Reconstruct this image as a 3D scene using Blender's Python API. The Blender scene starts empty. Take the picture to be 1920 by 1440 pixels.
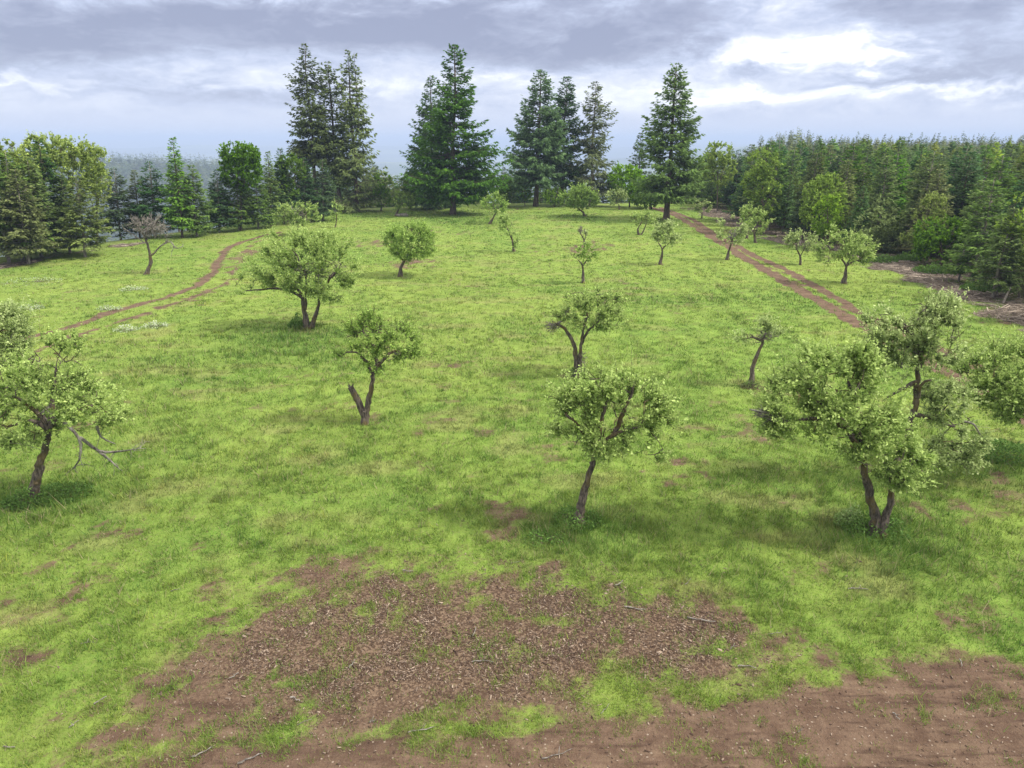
import bpy, math, random
import numpy as np
from mathutils import Vector

# ------------------------------------------------------------------ camera
S = bpy.context.scene
COL = S.collection
CAM_H = 11.0
PITCH = math.radians(19.0)
FPX = 1330.0                      # focal length in photo pixels (1920 wide)
cam_d = bpy.data.cameras.new('camera')
cam_d.sensor_width = 36.0
cam_d.lens = FPX / 1920.0 * 36.0
cam_d.clip_start = 0.5
cam_d.clip_end = 60000
cam = bpy.data.objects.new('camera', cam_d)
cam.location = (0, 0, CAM_H)
cam.rotation_euler = (math.radians(90) - PITCH, 0, 0)
COL.objects.link(cam)
S.camera = cam

# ------------------------------------------------------------------ exposure
S.view_settings.view_transform = 'Standard'
S.view_settings.look = 'None'
S.view_settings.gamma = 1.0
S.view_settings.exposure = 0.88
S.render.engine = 'CYCLES'
S.cycles.use_denoising = True
S.cycles.max_bounces = 6
S.cycles.diffuse_bounces = 3
S.cycles.transmission_bounces = 3
S.cycles.volume_bounces = 0
S.cycles.sample_clamp_indirect = 6.0

# ------------------------------------------------------------------ world: Nishita sky seen through broken stratus
SUN_EL = math.radians(50)
SUN_AZ = math.radians(100)        # clockwise from +Y (the view direction): light from the right
SUN_STRENGTH = 3.1
world = bpy.data.worlds.new("World")
S.world = world
world.use_nodes = True
WN = world.node_tree
WN.nodes.clear()


def nn(tree, typ, **kw):
    n = tree.nodes.new(typ)
    for k, v in kw.items():
        setattr(n, k, v)
    return n


def setin(tree, sock, v):
    if isinstance(v, bpy.types.NodeSocket):
        tree.links.new(v, sock)
    else:
        sock.default_value = v


def mth(tree, op, a, b=0.0, c=None, clamp=False):
    n = nn(tree, 'ShaderNodeMath', operation=op, use_clamp=clamp)
    setin(tree, n.inputs[0], a)
    setin(tree, n.inputs[1], b)
    if c is not None:
        setin(tree, n.inputs[2], c)
    return n.outputs[0]


def mixc(tree, f, a, b, mode='MIX'):
    n = nn(tree, 'ShaderNodeMix', data_type='RGBA', blend_type=mode)
    setin(tree, n.inputs[0], f)
    setin(tree, n.inputs[6], a if isinstance(a, bpy.types.NodeSocket) else (*a, 1))
    setin(tree, n.inputs[7], b if isinstance(b, bpy.types.NodeSocket) else (*b, 1))
    return n.outputs[2]


def smooth(tree, v, lo, hi):
    n = nn(tree, 'ShaderNodeMapRange', interpolation_type='SMOOTHSTEP')
    setin(tree, n.inputs[0], v)
    n.inputs[1].default_value = lo
    n.inputs[2].default_value = hi
    return n.outputs[0]


def px_azel(x, y):
    """photo pixel -> azimuth, elevation in degrees"""
    u = (x - 960) / FPX
    v = -(y - 720) / FPX
    fy = math.cos(PITCH) + v * math.sin(PITCH)
    fz = -math.sin(PITCH) + v * math.cos(PITCH)
    return math.degrees(math.atan2(u, fy)), math.degrees(math.atan2(fz, math.hypot(u, fy)))


def build_sky():
    t = WN
    tc = nn(t, 'ShaderNodeTexCoord')
    sep = nn(t, 'ShaderNodeSeparateXYZ')
    t.links.new(tc.outputs['Generated'], sep.inputs[0])
    X, Y, Z = sep.outputs
    az = mth(t, 'MULTIPLY', mth(t, 'ARCTAN2', X, Y), 57.2958)
    el = mth(t, 'MULTIPLY', mth(t, 'ARCSINE', Z), 57.2958)
    # cloud-layer coordinates: streaks low down, lumps higher
    comb = nn(t, 'ShaderNodeCombineXYZ')
    setin(t, comb.inputs[0], mth(t, 'MULTIPLY', az, 0.055))
    setin(t, comb.inputs[1], mth(t, 'MULTIPLY', el, 0.30))
    setin(t, comb.inputs[2], 3.7)

    def noise(vec, sc, det, rough=0.55, dist=0.0, off=0.0):
        m = nn(t, 'ShaderNodeMapping')
        t.links.new(vec, m.inputs[0])
        m.inputs[1].default_value = (off, off * 0.7, off)
        n = nn(t, 'ShaderNodeTexNoise')
        t.links.new(m.outputs[0], n.inputs['Vector'])
        n.inputs['Scale'].default_value = sc
        n.inputs['Detail'].default_value = det
        n.inputs['Roughness'].default_value = rough
        n.inputs['Distortion'].default_value = dist
        return n.outputs[0]
    comb2 = nn(t, 'ShaderNodeCombineXYZ')
    setin(t, comb2.inputs[0], mth(t, 'MULTIPLY', az, 0.12))
    setin(t, comb2.inputs[1], mth(t, 'MULTIPLY', el, 0.30))
    setin(t, comb2.inputs[2], 1.1)
    n_str = noise(comb.outputs[0], 1.3, 5, 0.5, 0.35)
    n_lump = noise(comb2.outputs[0], 1.6, 8, 0.6, 0.5, 5.0)
    n_warp = noise(comb2.outputs[0], 2.4, 6, 0.6, 0.2, 11.0)
    azw = mth(t, 'ADD', az, mth(t, 'MULTIPLY', mth(t, 'SUBTRACT', n_warp, 0.5), 14.0))
    elw = mth(t, 'ADD', el, mth(t, 'MULTIPLY', mth(t, 'SUBTRACT', n_lump, 0.5), 5.0))

    def blob(x, y, rx, ry):
        a, e = px_azel(x, y)
        sx = rx / FPX * 57.3
        sy = ry / FPX * 57.3
        da = mth(t, 'DIVIDE', mth(t, 'SUBTRACT', azw, a), sx)
        de = mth(t, 'DIVIDE', mth(t, 'SUBTRACT', elw, e), sy)
        d2 = mth(t, 'ADD', mth(t, 'MULTIPLY', da, da), mth(t, 'MULTIPLY', de, de))
        return mth(t, 'EXPONENT', mth(t, 'MULTIPLY', d2, -1.0))

    def total(lst):
        acc = None
        for (x, y, rx, ry, w) in lst:
            b = mth(t, 'MULTIPLY', blob(x, y, rx, ry), w)
            acc = b if acc is None else mth(t, 'ADD', acc, b)
        return acc
    dark = total([(60, 90, 170, 45, 1.0), (330, 25, 260, 35, .55), (560, 45, 190, 40, .75), (900, 50, 260, 55, .95),
                  (1120, 95, 180, 28, .8), (1270, 30, 120, 40, .45), (1850, 75, 150, 50, .9), (1690, 20, 160, 30, .5),
                  (330, 170, 260, 14, .45), (1450, 128, 70, 30, .6), (1600, 150, 200, 12, .45), (1880, 200, 90, 14, .4),
                  (620, 185, 300, 12, .25), (1700, 235, 400, 16, .35), (200, 70, 120, 30, .3)])
    light = total([(1590, 92, 125, 22, 1.25), (1450, 100, 150, 34, .45), (1650, 185, 300, 20, .45), (1380, 100, 70, 16, .7), (1395, 185, 80, 12, .7), (70, 158, 120, 9, .8),
                   (1780, 172, 200, 9, .8), (1480, 150, 60, 8, .5), (980, 140, 200, 10, .45), (180, 195, 200, 12, .35),
                   (1000, 210, 300, 20, .2), (1240, 190, 160, 20, .25), (120, 125, 60, 6, .3), (1400, 195, 200, 18, .35), (700, 110, 250, 14, .3), (960, 170, 500, 22, .22), (1750, 215, 200, 10, .3)])
    # upward: thinner, brighter overcast overhead
    up = smooth(t, el, 12.0, 40.0)
    # base tone
    v = mth(t, 'MULTIPLY_ADD', mth(t, 'SUBTRACT', n_str, 0.5), 0.85, 0.60)
    v = mth(t, 'ADD', v, mth(t, 'MULTIPLY', mth(t, 'SUBTRACT', n_lump, 0.5), 0.85))
    n_fine = noise(comb2.outputs[0], 6.0, 6, 0.6, 0.6, 21.0)
    v = mth(t, 'ADD', v, mth(t, 'MULTIPLY', mth(t, 'SUBTRACT', n_fine, 0.5), 0.46))
    v = mth(t, 'SUBTRACT', v, mth(t, 'MULTIPLY', dark, 0.50))
    v = mth(t, 'ADD', v, mth(t, 'MULTIPLY', light, 0.42))
    # low down the streaks melt together
    low = smooth(t, el, 0.5, 4.0)
    v = mth(t, 'ADD', mth(t, 'MULTIPLY', v, low), mth(t, 'MULTIPLY', mth(t, 'SUBTRACT', 1.0, low), 0.60))
    ramp = nn(t, 'ShaderNodeValToRGB')
    setin(t, ramp.inputs[0], v)
    cr = ramp.color_ramp
    cr.elements[0].position = 0.0
    cr.elements[0].color = (0.195, 0.213, 0.30, 1)
    cr.elements[1].position = 1.0
    cr.elements[1].color = (0.74, 0.745, 0.76, 1)
    for p, c in ((0.25, (0.25, 0.272, 0.365)), (0.5, (0.345, 0.38, 0.495)), (0.72, (0.475, 0.50, 0.58))):
        e = cr.elements.new(p)
        e.color = (*c, 1)
    cloud = mixc(t, up, ramp.outputs[0], (1.25, 1.21, 1.10))
    sky = nn(t, 'ShaderNodeTexSky', sky_type='NISHITA')
    sky.sun_disc = False
    sky.sun_elevation = SUN_EL
    sky.sun_rotation = SUN_AZ
    sky.altitude = 300
    b1 = nn(t, 'ShaderNodeBackground')
    setin(t, b1.inputs[0], sky.outputs[0])
    b1.inputs[1].default_value = 0.10
    b2 = nn(t, 'ShaderNodeBackground')
    setin(t, b2.inputs[0], cloud)
    b2.inputs[1].default_value = 1.0
    mx = nn(t, 'ShaderNodeMixShader')
    mx.inputs[0].default_value = 0.93          # cloud cover
    t.links.new(b1.outputs[0], mx.inputs[1])
    t.links.new(b2.outputs[0], mx.inputs[2])
    out = nn(t, 'ShaderNodeOutputWorld')
    t.links.new(mx.outputs[0], out.inputs[0])


build_sky()
sun_d = bpy.data.lights.new('sun', 'SUN')
sun_d.energy = SUN_STRENGTH
sun_d.angle = math.radians(7)
sun_d.color = (1.0, 0.94, 0.82)
sun = bpy.data.objects.new('sun', sun_d)
sdir = Vector((math.sin(SUN_AZ) * math.cos(SUN_EL), math.cos(SUN_AZ) * math.cos(SUN_EL), math.sin(SUN_EL)))
sun.rotation_euler = sdir.to_track_quat('Z', 'Y').to_euler()
sun.location = (60, 20, 60)
COL.objects.link(sun)

# ------------------------------------------------------------------ helpers
_perm = np.random.RandomState(7).permutation(4096)
_grad = np.random.RandomState(8).uniform(-1, 1, 4096)


def vnoise(x, y, seed=0):
    x = np.asarray(x, float); y = np.asarray(y, float)
    xi = np.floor(x).astype(np.int64); yi = np.floor(y).astype(np.int64)
    fx = x - xi; fy = y - yi
    fx = fx * fx * (3 - 2 * fx); fy = fy * fy * (3 - 2 * fy)

    def h(a, b):
        return _grad[_perm[(_perm[(a + seed * 131) & 4095] + b) & 4095]]
    return (h(xi, yi) * (1 - fx) + h(xi + 1, yi) * fx) * (1 - fy) + (h(xi, yi + 1) * (1 - fx) + h(xi + 1, yi + 1) * fx) * fy


def fbm(x, y, oct=4, seed=0, gain=0.5):
    a = 1.0; s = 0.0; tot = 0.0
    c, sn = math.cos(0.6), math.sin(0.6)
    for i in range(oct):
        s = s + a * vnoise(x, y, seed + i * 17); tot += a
        x, y = (x * c - y * sn) * 2.03 + 11.3, (x * sn + y * c) * 2.03 - 4.1
        a *= gain
    return s / tot


def sstep(a, b, v):
    t = np.clip((v - a) / (b - a), 0, 1)
    return t * t * (3 - 2 * t)


def px_ray(x, y):
    u = (x - 960) / FPX
    v = -(y - 720) / FPX
    return u, math.cos(PITCH) + v * math.sin(PITCH), -math.sin(PITCH) + v * math.cos(PITCH)


def ground_px(x, y, z=0.0):
    """point of the level meadow seen at a photo pixel"""
    a, b, c = px_ray(x, y)
    s = (z - CAM_H) / c
    return a * s, b * s


def plane_px(x, y, Y):
    """point on the upright plane at depth Y seen at a photo pixel"""
    a, b, c = px_ray(x, y)
    s = Y / b
    return np.array((a * s, Y, CAM_H + c * s))


def polyline_dist(px, py, pts):
    d = np.full(np.shape(px), 1e9)
    for (x0, y0), (x1, y1) in zip(pts[:-1], pts[1:]):
        dx, dy = x1 - x0, y1 - y0
        t = np.clip(((px - x0) * dx + (py - y0) * dy) / (dx * dx + dy * dy + 1e-9), 0, 1)
        d = np.minimum(d, np.hypot(px - x0 - t * dx, py - y0 - t * dy))
    return d


# the edge of the level hilltop (left and far side), world x, y
EDGE = [ground_px(*p) for p in ((-520, 600), (-240, 545), (0, 500), (250, 455), (430, 432), (560, 408), (650, 398), (900, 387),
                                (1150, 384), (1300, 383))]
EDGE = [(-75, 5)] + [(float(a), float(b)) for a, b in EDGE]
_EX = np.array([p[0] for p in EDGE]); _EY = np.array([p[1] for p in EDGE])
_EAZ = np.degrees(np.arctan2(_EX, _EY)); _ER = np.hypot(_EX, _EY)
_RA = np.array([-60, -46, -36, -31, -27, -24, -21, -18, -15, -13, -9, 0, 8])
_RE = np.array([-.1, -.1, -.15, -.55, -.95, -.95, -1.2, -2.0, -3.3, -4.2, -5.5, -7.5, -9])


def terrain(x, y):
    x = np.asarray(x, float); y = np.asarray(y, float)
    r = np.hypot(x, y) + 1e-6
    az = np.degrees(np.arctan2(x, y))
    er = np.interp(az, _EAZ, _ER, left=75.0, right=135.0)
    s = np.maximum(r - er - 3.0, 0.0)
    w = 1.0 - sstep(9.0, 20.0, az)
    w = np.where(az < -100, 0.35, w)
    drop = -(0.30 * s ** 1.0) * np.minimum(s / 30.0, 1.0)
    valley = -190 + 35 * fbm(x / 900, y / 900, 4, 3)
    z = np.maximum(drop, valley) if False else -np.log1p(0) + np.where(drop > valley, drop, valley)
    # the wooded ridge left, its crest about 1.5 km off
    crest = CAM_H - 20 + 1500 * np.tan(np.radians(np.interp(az, _RA, _RE)))
    prof = np.exp(-((r - 1500) / 420.0) ** 2)
    bump = (crest - valley) * prof + fbm(x / 120, y / 120, 4, 9) * 9 * prof
    z = np.where(r > 650, np.maximum(z, valley + np.maximum(bump, 0)), z)
    # far ranges
    for R, top, wd, sd in ((5200, -118, 900, 21), (9500, -70, 1500, 31), (16000, 5, 2600, 41)):
        t = (top + 60 * fbm(az / 7.0, az * 0 + sd, 4, sd) - valley) * np.exp(-((r - R) / wd) ** 2)
        z = np.where(r > 2600, np.maximum(z, valley + t), z)
    zp = -0.004 * np.maximum(r - 250, 0)          # the plateau of the plantation
    z = z * w + zp * (1 - w)
    lump = 0.05 * fbm(x / 1.7, y / 1.7, 3, 5) + 0.25 * fbm(x / 22, y / 22, 2, 6)
    return z + lump * sstep(4000, 100, r)


def zat(x, y):
    return float(terrain(np.array([x]), np.array([y]))[0])


# ---- tracks and bare soil, as positions on the meadow
def gl(pts):
    return [ground_px(*p) for p in pts]


RUT_A = gl([(1225, 390), (1258, 400), (1283, 413), (1313, 433), (1360, 463), (1423, 500), (1480, 533), (1547, 570), (1613, 607), (1700, 655),
            (1785, 700), (1870, 752), (1990, 830), (2150, 950)])
RUT_B = gl([(1240, 390), (1275, 402), (1300, 413), (1347, 447), (1413, 480), (1480, 510), (1547, 547), (1613, 587), (1720, 634), (1822, 682),
            (1920, 735), (2030, 800), (2200, 900)])
LRUT_A = gl([(-260, 740), (-60, 668), (40, 637), (133, 613), (217, 583), (300, 560), (367, 537), (400, 510), (410, 487), (430, 463), (490, 443), (530, 436)])
LRUT_B = gl([(-250, 790), (-60, 700), (60, 660), (133, 633), (267, 589), (367, 556), (423, 530), (447, 492), (473, 457), (530, 440)])
FOREST_EDGE = gl([(1322, 392), (1345, 400), (1420, 432), (1500, 455), (1620, 478), (1700, 508), (1800, 540), (1925, 590), (2200, 700), (2500, 860)])


def poly_val(x, y, poly, soft):
    """1 well inside the polygon, 0 well outside"""
    P = list(poly) + [poly[0]]
    d = polyline_dist(x, y, P)
    ins = np.zeros(np.shape(x), bool)
    for (x0, y0), (x1, y1) in zip(P[:-1], P[1:]):
        c = ((y0 > y) != (y1 > y)) & (x < (x1 - x0) * (y - y0) / (y1 - y0 + 1e-12) + x0)
        ins ^= c
    return sstep(-soft, soft, np.where(ins, d, -d))


SOIL_A = gl([(330, 1180), (450, 1110), (560, 1045), (650, 1030), (820, 1075), (960, 1070), (1060, 1090), (1280, 1085), (1400, 1140), (1500, 1195), (1560, 1260),
             (1420, 1335), (1200, 1310), (1000, 1335), (800, 1365), (640, 1380), (460, 1400), (150, 1430), (90, 1330), (250, 1240)])
SOIL_B = gl([(120, 1452), (420, 1402), (700, 1395), (1000, 1372), (1250, 1318), (1500, 1268), (1690, 1245), (1780, 1215), (1960, 1262), (2100, 1300), (2100, 1560), (-100, 1560)])
CHIP_A = gl([(480, 1150), (640, 1080), (860, 1075), (1280, 1095), (1420, 1180), (1380, 1270), (1100, 1290), (760, 1320), (560, 1330), (400, 1270)])


def blobs_world(lst):
    out = []
    for (x, y, rx, ry, w) in lst:
        cx, cy = ground_px(x, y)
        ex, _ = ground_px(x + rx, y)
        _, ny = ground_px(x, y + ry)
        _, fy = ground_px(x, y - ry)
        out.append((cx, cy, abs(ex - cx) * 1.12, abs(fy - ny) / 2 * 1.2, w))
    return out


CHIPS = blobs_world([(640, 1120, 150, 55, .75), (860, 1170, 190, 75, .85), (1080, 1200, 200, 80, .9), (1240, 1140, 150, 50, .75), (760, 1240, 240, 60, .7),
                     (560, 1250, 120, 50, .6), (1380, 1210, 120, 50, .6), (1080, 1120, 200, 30, .45), (380, 1300, 120, 40, .45), (620, 1060, 90, 22, .7),
                     (1480, 1170, 70, 30, .45), (470, 1170, 100, 25, .5), (740, 1130, 160, 50, .4)])
BARE = blobs_world([(1780, 1280, 190, 45, 1.0), (1650, 1335, 260, 45, .95), (1400, 1350, 260, 26, .62), (1100, 1370, 260, 25, .45), (700, 1420, 260, 30, .75),
                    (400, 1435, 240, 28, .95), (1000, 1430, 300, 26, .65), (1500, 1420, 300, 30, .7), (1850, 1380, 150, 50, .75), (1150, 1485, 900, 26, .5),
                    (1300, 1300, 200, 20, .4),
                    (395, 1095, 26, 30, 0.73), (35, 1240, 40, 24, 0.52), (200, 1320, 90, 25, 0.39), (1790, 1160, 90, 26, 0.47), (1750, 1170, 50, 22, 0.34),
                    (1040, 1067, 30, 14, 0.69), (975, 965, 30, 14, 0.52), (1030, 830, 32, 16, 0.43), (780, 880, 50, 22, 0.39), (1290, 880, 60, 26, 0.34),
                    (1620, 880, 80, 14, 0.34), (1820, 890, 60, 14, 0.39), (1850, 945, 90, 20, 0.39), (1130, 1035, 20, 10, 0.43),
                    (765, 492, 42, 9, 0.65), (700, 458, 45, 6, 0.60), (830, 435, 60, 5, 0.34), (1110, 466, 40, 9, 0.43), (455, 480, 16, 12, 0.52), (1790, 880, 40, 8, 0.43),
                    (1300, 1170, 60, 15, 0.26), (1085, 705, 26, 8, 0.52), (1410, 725, 26, 9, 0.52), (850, 690, 20, 6, 0.30), (1450, 1080, 60, 18, 0.26),
                    (1530, 1190, 60, 20, 0.30), (900, 905, 60, 20, 0.26), (1850, 590, 60, 14, 0.26)])
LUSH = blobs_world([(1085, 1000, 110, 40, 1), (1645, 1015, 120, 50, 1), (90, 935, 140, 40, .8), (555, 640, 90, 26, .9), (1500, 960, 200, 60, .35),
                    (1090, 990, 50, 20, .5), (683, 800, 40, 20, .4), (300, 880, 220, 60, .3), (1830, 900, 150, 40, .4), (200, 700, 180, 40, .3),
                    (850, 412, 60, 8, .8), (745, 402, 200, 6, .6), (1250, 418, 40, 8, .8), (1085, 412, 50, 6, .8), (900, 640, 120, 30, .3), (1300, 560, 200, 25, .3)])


def bl(x, y, lst):
    v = np.zeros(np.shape(x))
    for cx, cy, rx, ry, w in lst:
        d2 = ((x - cx) / rx) ** 2 + ((y - cy) / ry) ** 2
        v = np.maximum(v, w * np.exp(-d2 ** 1.2 * 0.75))
    return v


def masks(x, y):
    """soil 0..1, chips 0..1, slash 0..1, lush 0..1"""
    n1 = fbm(x / 1.1, y / 1.1, 4, 1)
    n2 = fbm(x / 0.35, y / 0.35, 3, 2)
    n3 = fbm(x / 4.5, y / 4.5, 3, 12)
    jx, jy = x + 0.35 * n1, y + 0.35 * n3
    ra = np.exp(-(polyline_dist(jx, jy, RUT_A) / 0.62) ** 2.5)
    rb = np.exp(-(polyline_dist(jx, jy, RUT_B) / 0.50) ** 2.5)
    centre = [((a[0] + b[0]) / 2, (a[1] + b[1]) / 2) for a, b in zip(RUT_A, RUT_B)]
    rc = 0.41 * np.exp(-(polyline_dist(jx, jy, centre) / 1.6) ** 2)
    la = 0.95 * np.exp(-(polyline_dist(jx, jy, LRUT_A) / 0.42) ** 2.5)
    lb = 0.62 * np.exp(-(polyline_dist(jx, jy, LRUT_B) / 0.40) ** 2)
    lc = 0.42 * np.exp(-(polyline_dist(jx, jy, LRUT_B) / 1.4) ** 2)
    rut = np.maximum.reduce([ra, rb, rc, la, lb, lc])
    chips = poly_val(x, y, CHIP_A, 1.5)
    bare = bl(x, y, BARE)
    pa = poly_val(x + n3 * .9, y + n1 * .7, SOIL_A, 1.7) * 0.76
    pb = poly_val(x + n3 * .5, y + n1 * .5, SOIL_B, 0.9) * 0.95
    strip = np.exp(-(polyline_dist(x, y + .2 * n3, gl([(640, 1352), (900, 1345), (1150, 1318), (1400, 1300)])) / .35) ** 2) * .22
    patch = np.maximum.reduce([pa, pb - strip, bare * 0.80])
    soil = np.maximum(sstep(0.32, 0.72, rut + n1 * 0.30 + n2 * 0.25), sstep(0.0, 1.0, patch + n1 * 0.34 + n2 * 0.45 + 0.30 * n3 - 0.02))
    small = sstep(0.33, 0.5, fbm(x / 0.8 + 40, y / 0.8, 3, 33)) * 0.55 * sstep(60, 15, y) * sstep(-0.15, 0.25, n3)
    soil = np.maximum(soil, small)
    fe = polyline_dist(x, y, FOREST_EDGE)
    slash = 0.92 * np.exp(-(fe / 4.0) ** 2) + 0.5 * fbm(x / 2.2, y / 2.2, 3, 44) - 0.05
    xin = np.interp(y, [p[1] for p in FOREST_EDGE[::-1]], [p[0] for p in FOREST_EDGE[::-1]])
    forest = sstep(0.0, 3.0, x - xin) * (y > 5) * sstep(300, 200, y)
    ledge = np.exp(-((polyline_dist(x, y, EDGE[1:5]) + 0.5) / 2.8) ** 2) * (x < -18) * 0.72 + 0.5 * fbm(x / 2.2, y / 2.2, 3, 45) - 0.1
    slash = np.maximum(sstep(0.45, 0.8, np.maximum(slash, ledge)), 0)
    lush = np.clip(bl(x, y, LUSH) + 0.35 * fbm(x / 3, y / 3, 3, 55), 0, 1)
    return soil, np.clip(chips * 1.3, 0, 1), slash, lush, forest


def grass_col(x, y, lush):
    a = fbm(x / 7, y / 7, 3, 61)
    b = fbm(x / 2.0, y / 2.0, 3, 62)
    c = fbm(x / 0.7, y / 0.7, 2, 63)
    d = fbm(x / 25, y / 12, 2, 64)
    g = np.array([0.116, 0.204, 0.032])
    yel = np.array([0.178, 0.252, 0.048])
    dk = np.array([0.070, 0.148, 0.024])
    tan = np.array([0.25, 0.215, 0.105])
    ty = np.clip(0.45 + 0.6 * a + 0.4 * b + 0.3 * c + 0.4 * d, 0, 1)[..., None]
    col = g * (1 - ty) + yel * ty
    lines = np.sin(x * 2 * np.pi / 1.9 + 0.6 * np.sin(y / 9)) * sstep(20, 30, y) * sstep(75, 55, y) * sstep(2, 5, x) * sstep(22, 16, x - y * .12)
    col = col * (1 + 0.12 * lines[..., None])
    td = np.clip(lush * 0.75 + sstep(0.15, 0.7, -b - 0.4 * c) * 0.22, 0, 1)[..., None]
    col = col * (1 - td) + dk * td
    tt = (sstep(0.15, 0.55, fbm(x / 2.4, y / 1.2, 4, 65)) * 0.36)[..., None]
    col = col * (1 - tt) + tan * tt
    return col


def new_mesh(name, V, F, mat=None, col=None, smooth=False, mats=None, mat_idx=None):
    """V (n,3); F (m,k) array or list of such arrays"""
    me = bpy.data.meshes.new(name)
    V = np.asarray(V, np.float32)
    Fs = F if isinstance(F, list) else [F]
    Fs = [np.asarray(f, np.int32) for f in Fs if len(f)]
    me.vertices.add(len(V))
    me.vertices.foreach_set('co', V.ravel())
    nl = sum(f.size for f in Fs); npl = sum(len(f) for f in Fs)
    me.loops.add(nl); me.polygons.add(npl)
    me.loops.foreach_set('vertex_index', np.concatenate([f.ravel() for f in Fs]))
    starts = []; o = 0
    for f in Fs:
        starts.append(o + np.arange(len(f)) * f.shape[1]); o += f.size
    me.polygons.foreach_set('loop_start', np.concatenate(starts).astype(np.int32))
    if smooth:
        me.polygons.foreach_set('use_smooth', np.ones(npl, bool))
    me.update(calc_edges=True)
    if col is not None:
        a = me.color_attributes.new('Col', 'FLOAT_COLOR', 'POINT')
        c = np.ones((len(V), 4), np.float32); c[:, :3] = col
        a.data.foreach_set('color', c.ravel())
    if mat:
        me.materials.append(mat)
    return me


def obj(name, me, parent=None, loc=None):
    o = bpy.data.objects.new(name, me)
    COL.objects.link(o)
    if parent is not None:
        o.parent = parent
    if loc is not None:
        o.location = loc
    return o


def tag(o, label=None, cat=None, group=None, kind=None):
    for k, v in (('label', label), ('category', cat), ('group', group), ('kind', kind)):
        if v:
            o[k] = v
    return o


def tube(pts, rad, sides=6, jitter=0.0, rng=None, cap=True):
    pts = np.asarray(pts, float); n = len(pts)
    rad = np.asarray(rad, float) * np.ones(n)
    d = np.gradient(pts, axis=0)
    d /= (np.linalg.norm(d, axis=1)[:, None] + 1e-9)
    ref = np.array([0.31, 0.87, 0.12]) if abs(d[:, 2]).mean() > 0.6 else np.array([0.1, 0.05, 1.0])
    u = np.cross(d, ref); u /= (np.linalg.norm(u, axis=1)[:, None] + 1e-9)
    v = np.cross(d, u)
    a = np.arange(sides) / sides * 2 * math.pi
    rr = rad[:, None] * np.ones(sides)
    if jitter and rng is not None:
        rr = rr * (1 + rng.uniform(-jitter, jitter, rr.shape))
    V = pts[:, None, :] + rr[..., None] * (np.cos(a)[None, :, None] * u[:, None, :] + np.sin(a)[None, :, None] * v[:, None, :])
    V = V.reshape(-1, 3)
    i = np.arange(n - 1)[:, None] * sides
    j = np.arange(sides)[None, :]
    k = (j + 1) % sides
    F = np.stack([i + j, i + k, i + sides + k, i + sides + j], -1).reshape(-1, 4)
    F2 = []
    if cap:
        V = np.vstack([V, pts[-1] + d[-1] * rad[-1] * 0.5])
        t = len(V) - 1; b = (n - 1) * sides
        F2 = np.stack([b + np.arange(sides), b + (np.arange(sides) + 1) % sides, np.full(sides, t)], -1)
    return V, F, F2


class Bag:
    def __init__(s):
        s.V = []; s.Q = []; s.T = []; s.n = 0; s.C = []

    def add(s, V, Q=(), T=(), col=None):
        s.V.append(V)
        if len(Q): s.Q.append(np.asarray(Q) + s.n)
        if len(T): s.T.append(np.asarray(T) + s.n)
        if col is not None: s.C.append(np.ones((len(V), 3)) * col)
        s.n += len(V)

    def tube(s, *a, col=None, **k):
        V, Q, T = tube(*a, **k)
        s.add(V, Q, T, col)

    def mesh(s, name, mat, smooth=False):
        F = []
        if s.Q: F.append(np.concatenate(s.Q))
        if s.T: F.append(np.concatenate(s.T))
        col = np.concatenate(s.C) if s.C else None
        return new_mesh(name, np.concatenate(s.V), F, mat, col, smooth)


def unit(v):
    return v / (np.linalg.norm(v, axis=-1, keepdims=True) + 1e-9)


# ------------------------------------------------------------------ materials
def new_mat(name):
    m = bpy.data.materials.new(name)
    m.use_nodes = True
    m.node_tree.nodes.clear()
    return m, m.node_tree


def tex_noise(t, scale, detail=4, rough=0.55, coord='Object', dist=0.0, stretch=None):
    tc = nn(t, 'ShaderNodeTexCoord')
    v = tc.outputs[coord]
    if stretch:
        mp = nn(t, 'ShaderNodeMapping')
        t.links.new(v, mp.inputs[0])
        mp.inputs[3].default_value = stretch
        v = mp.outputs[0]
    n = nn(t, 'ShaderNodeTexNoise')
    t.links.new(v, n.inputs['Vector'])
    n.inputs['Scale'].default_value = scale
    n.inputs['Detail'].default_value = detail
    n.inputs['Roughness'].default_value = rough
    n.inputs['Distortion'].default_value = dist
    return n.outputs[0]


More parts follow.
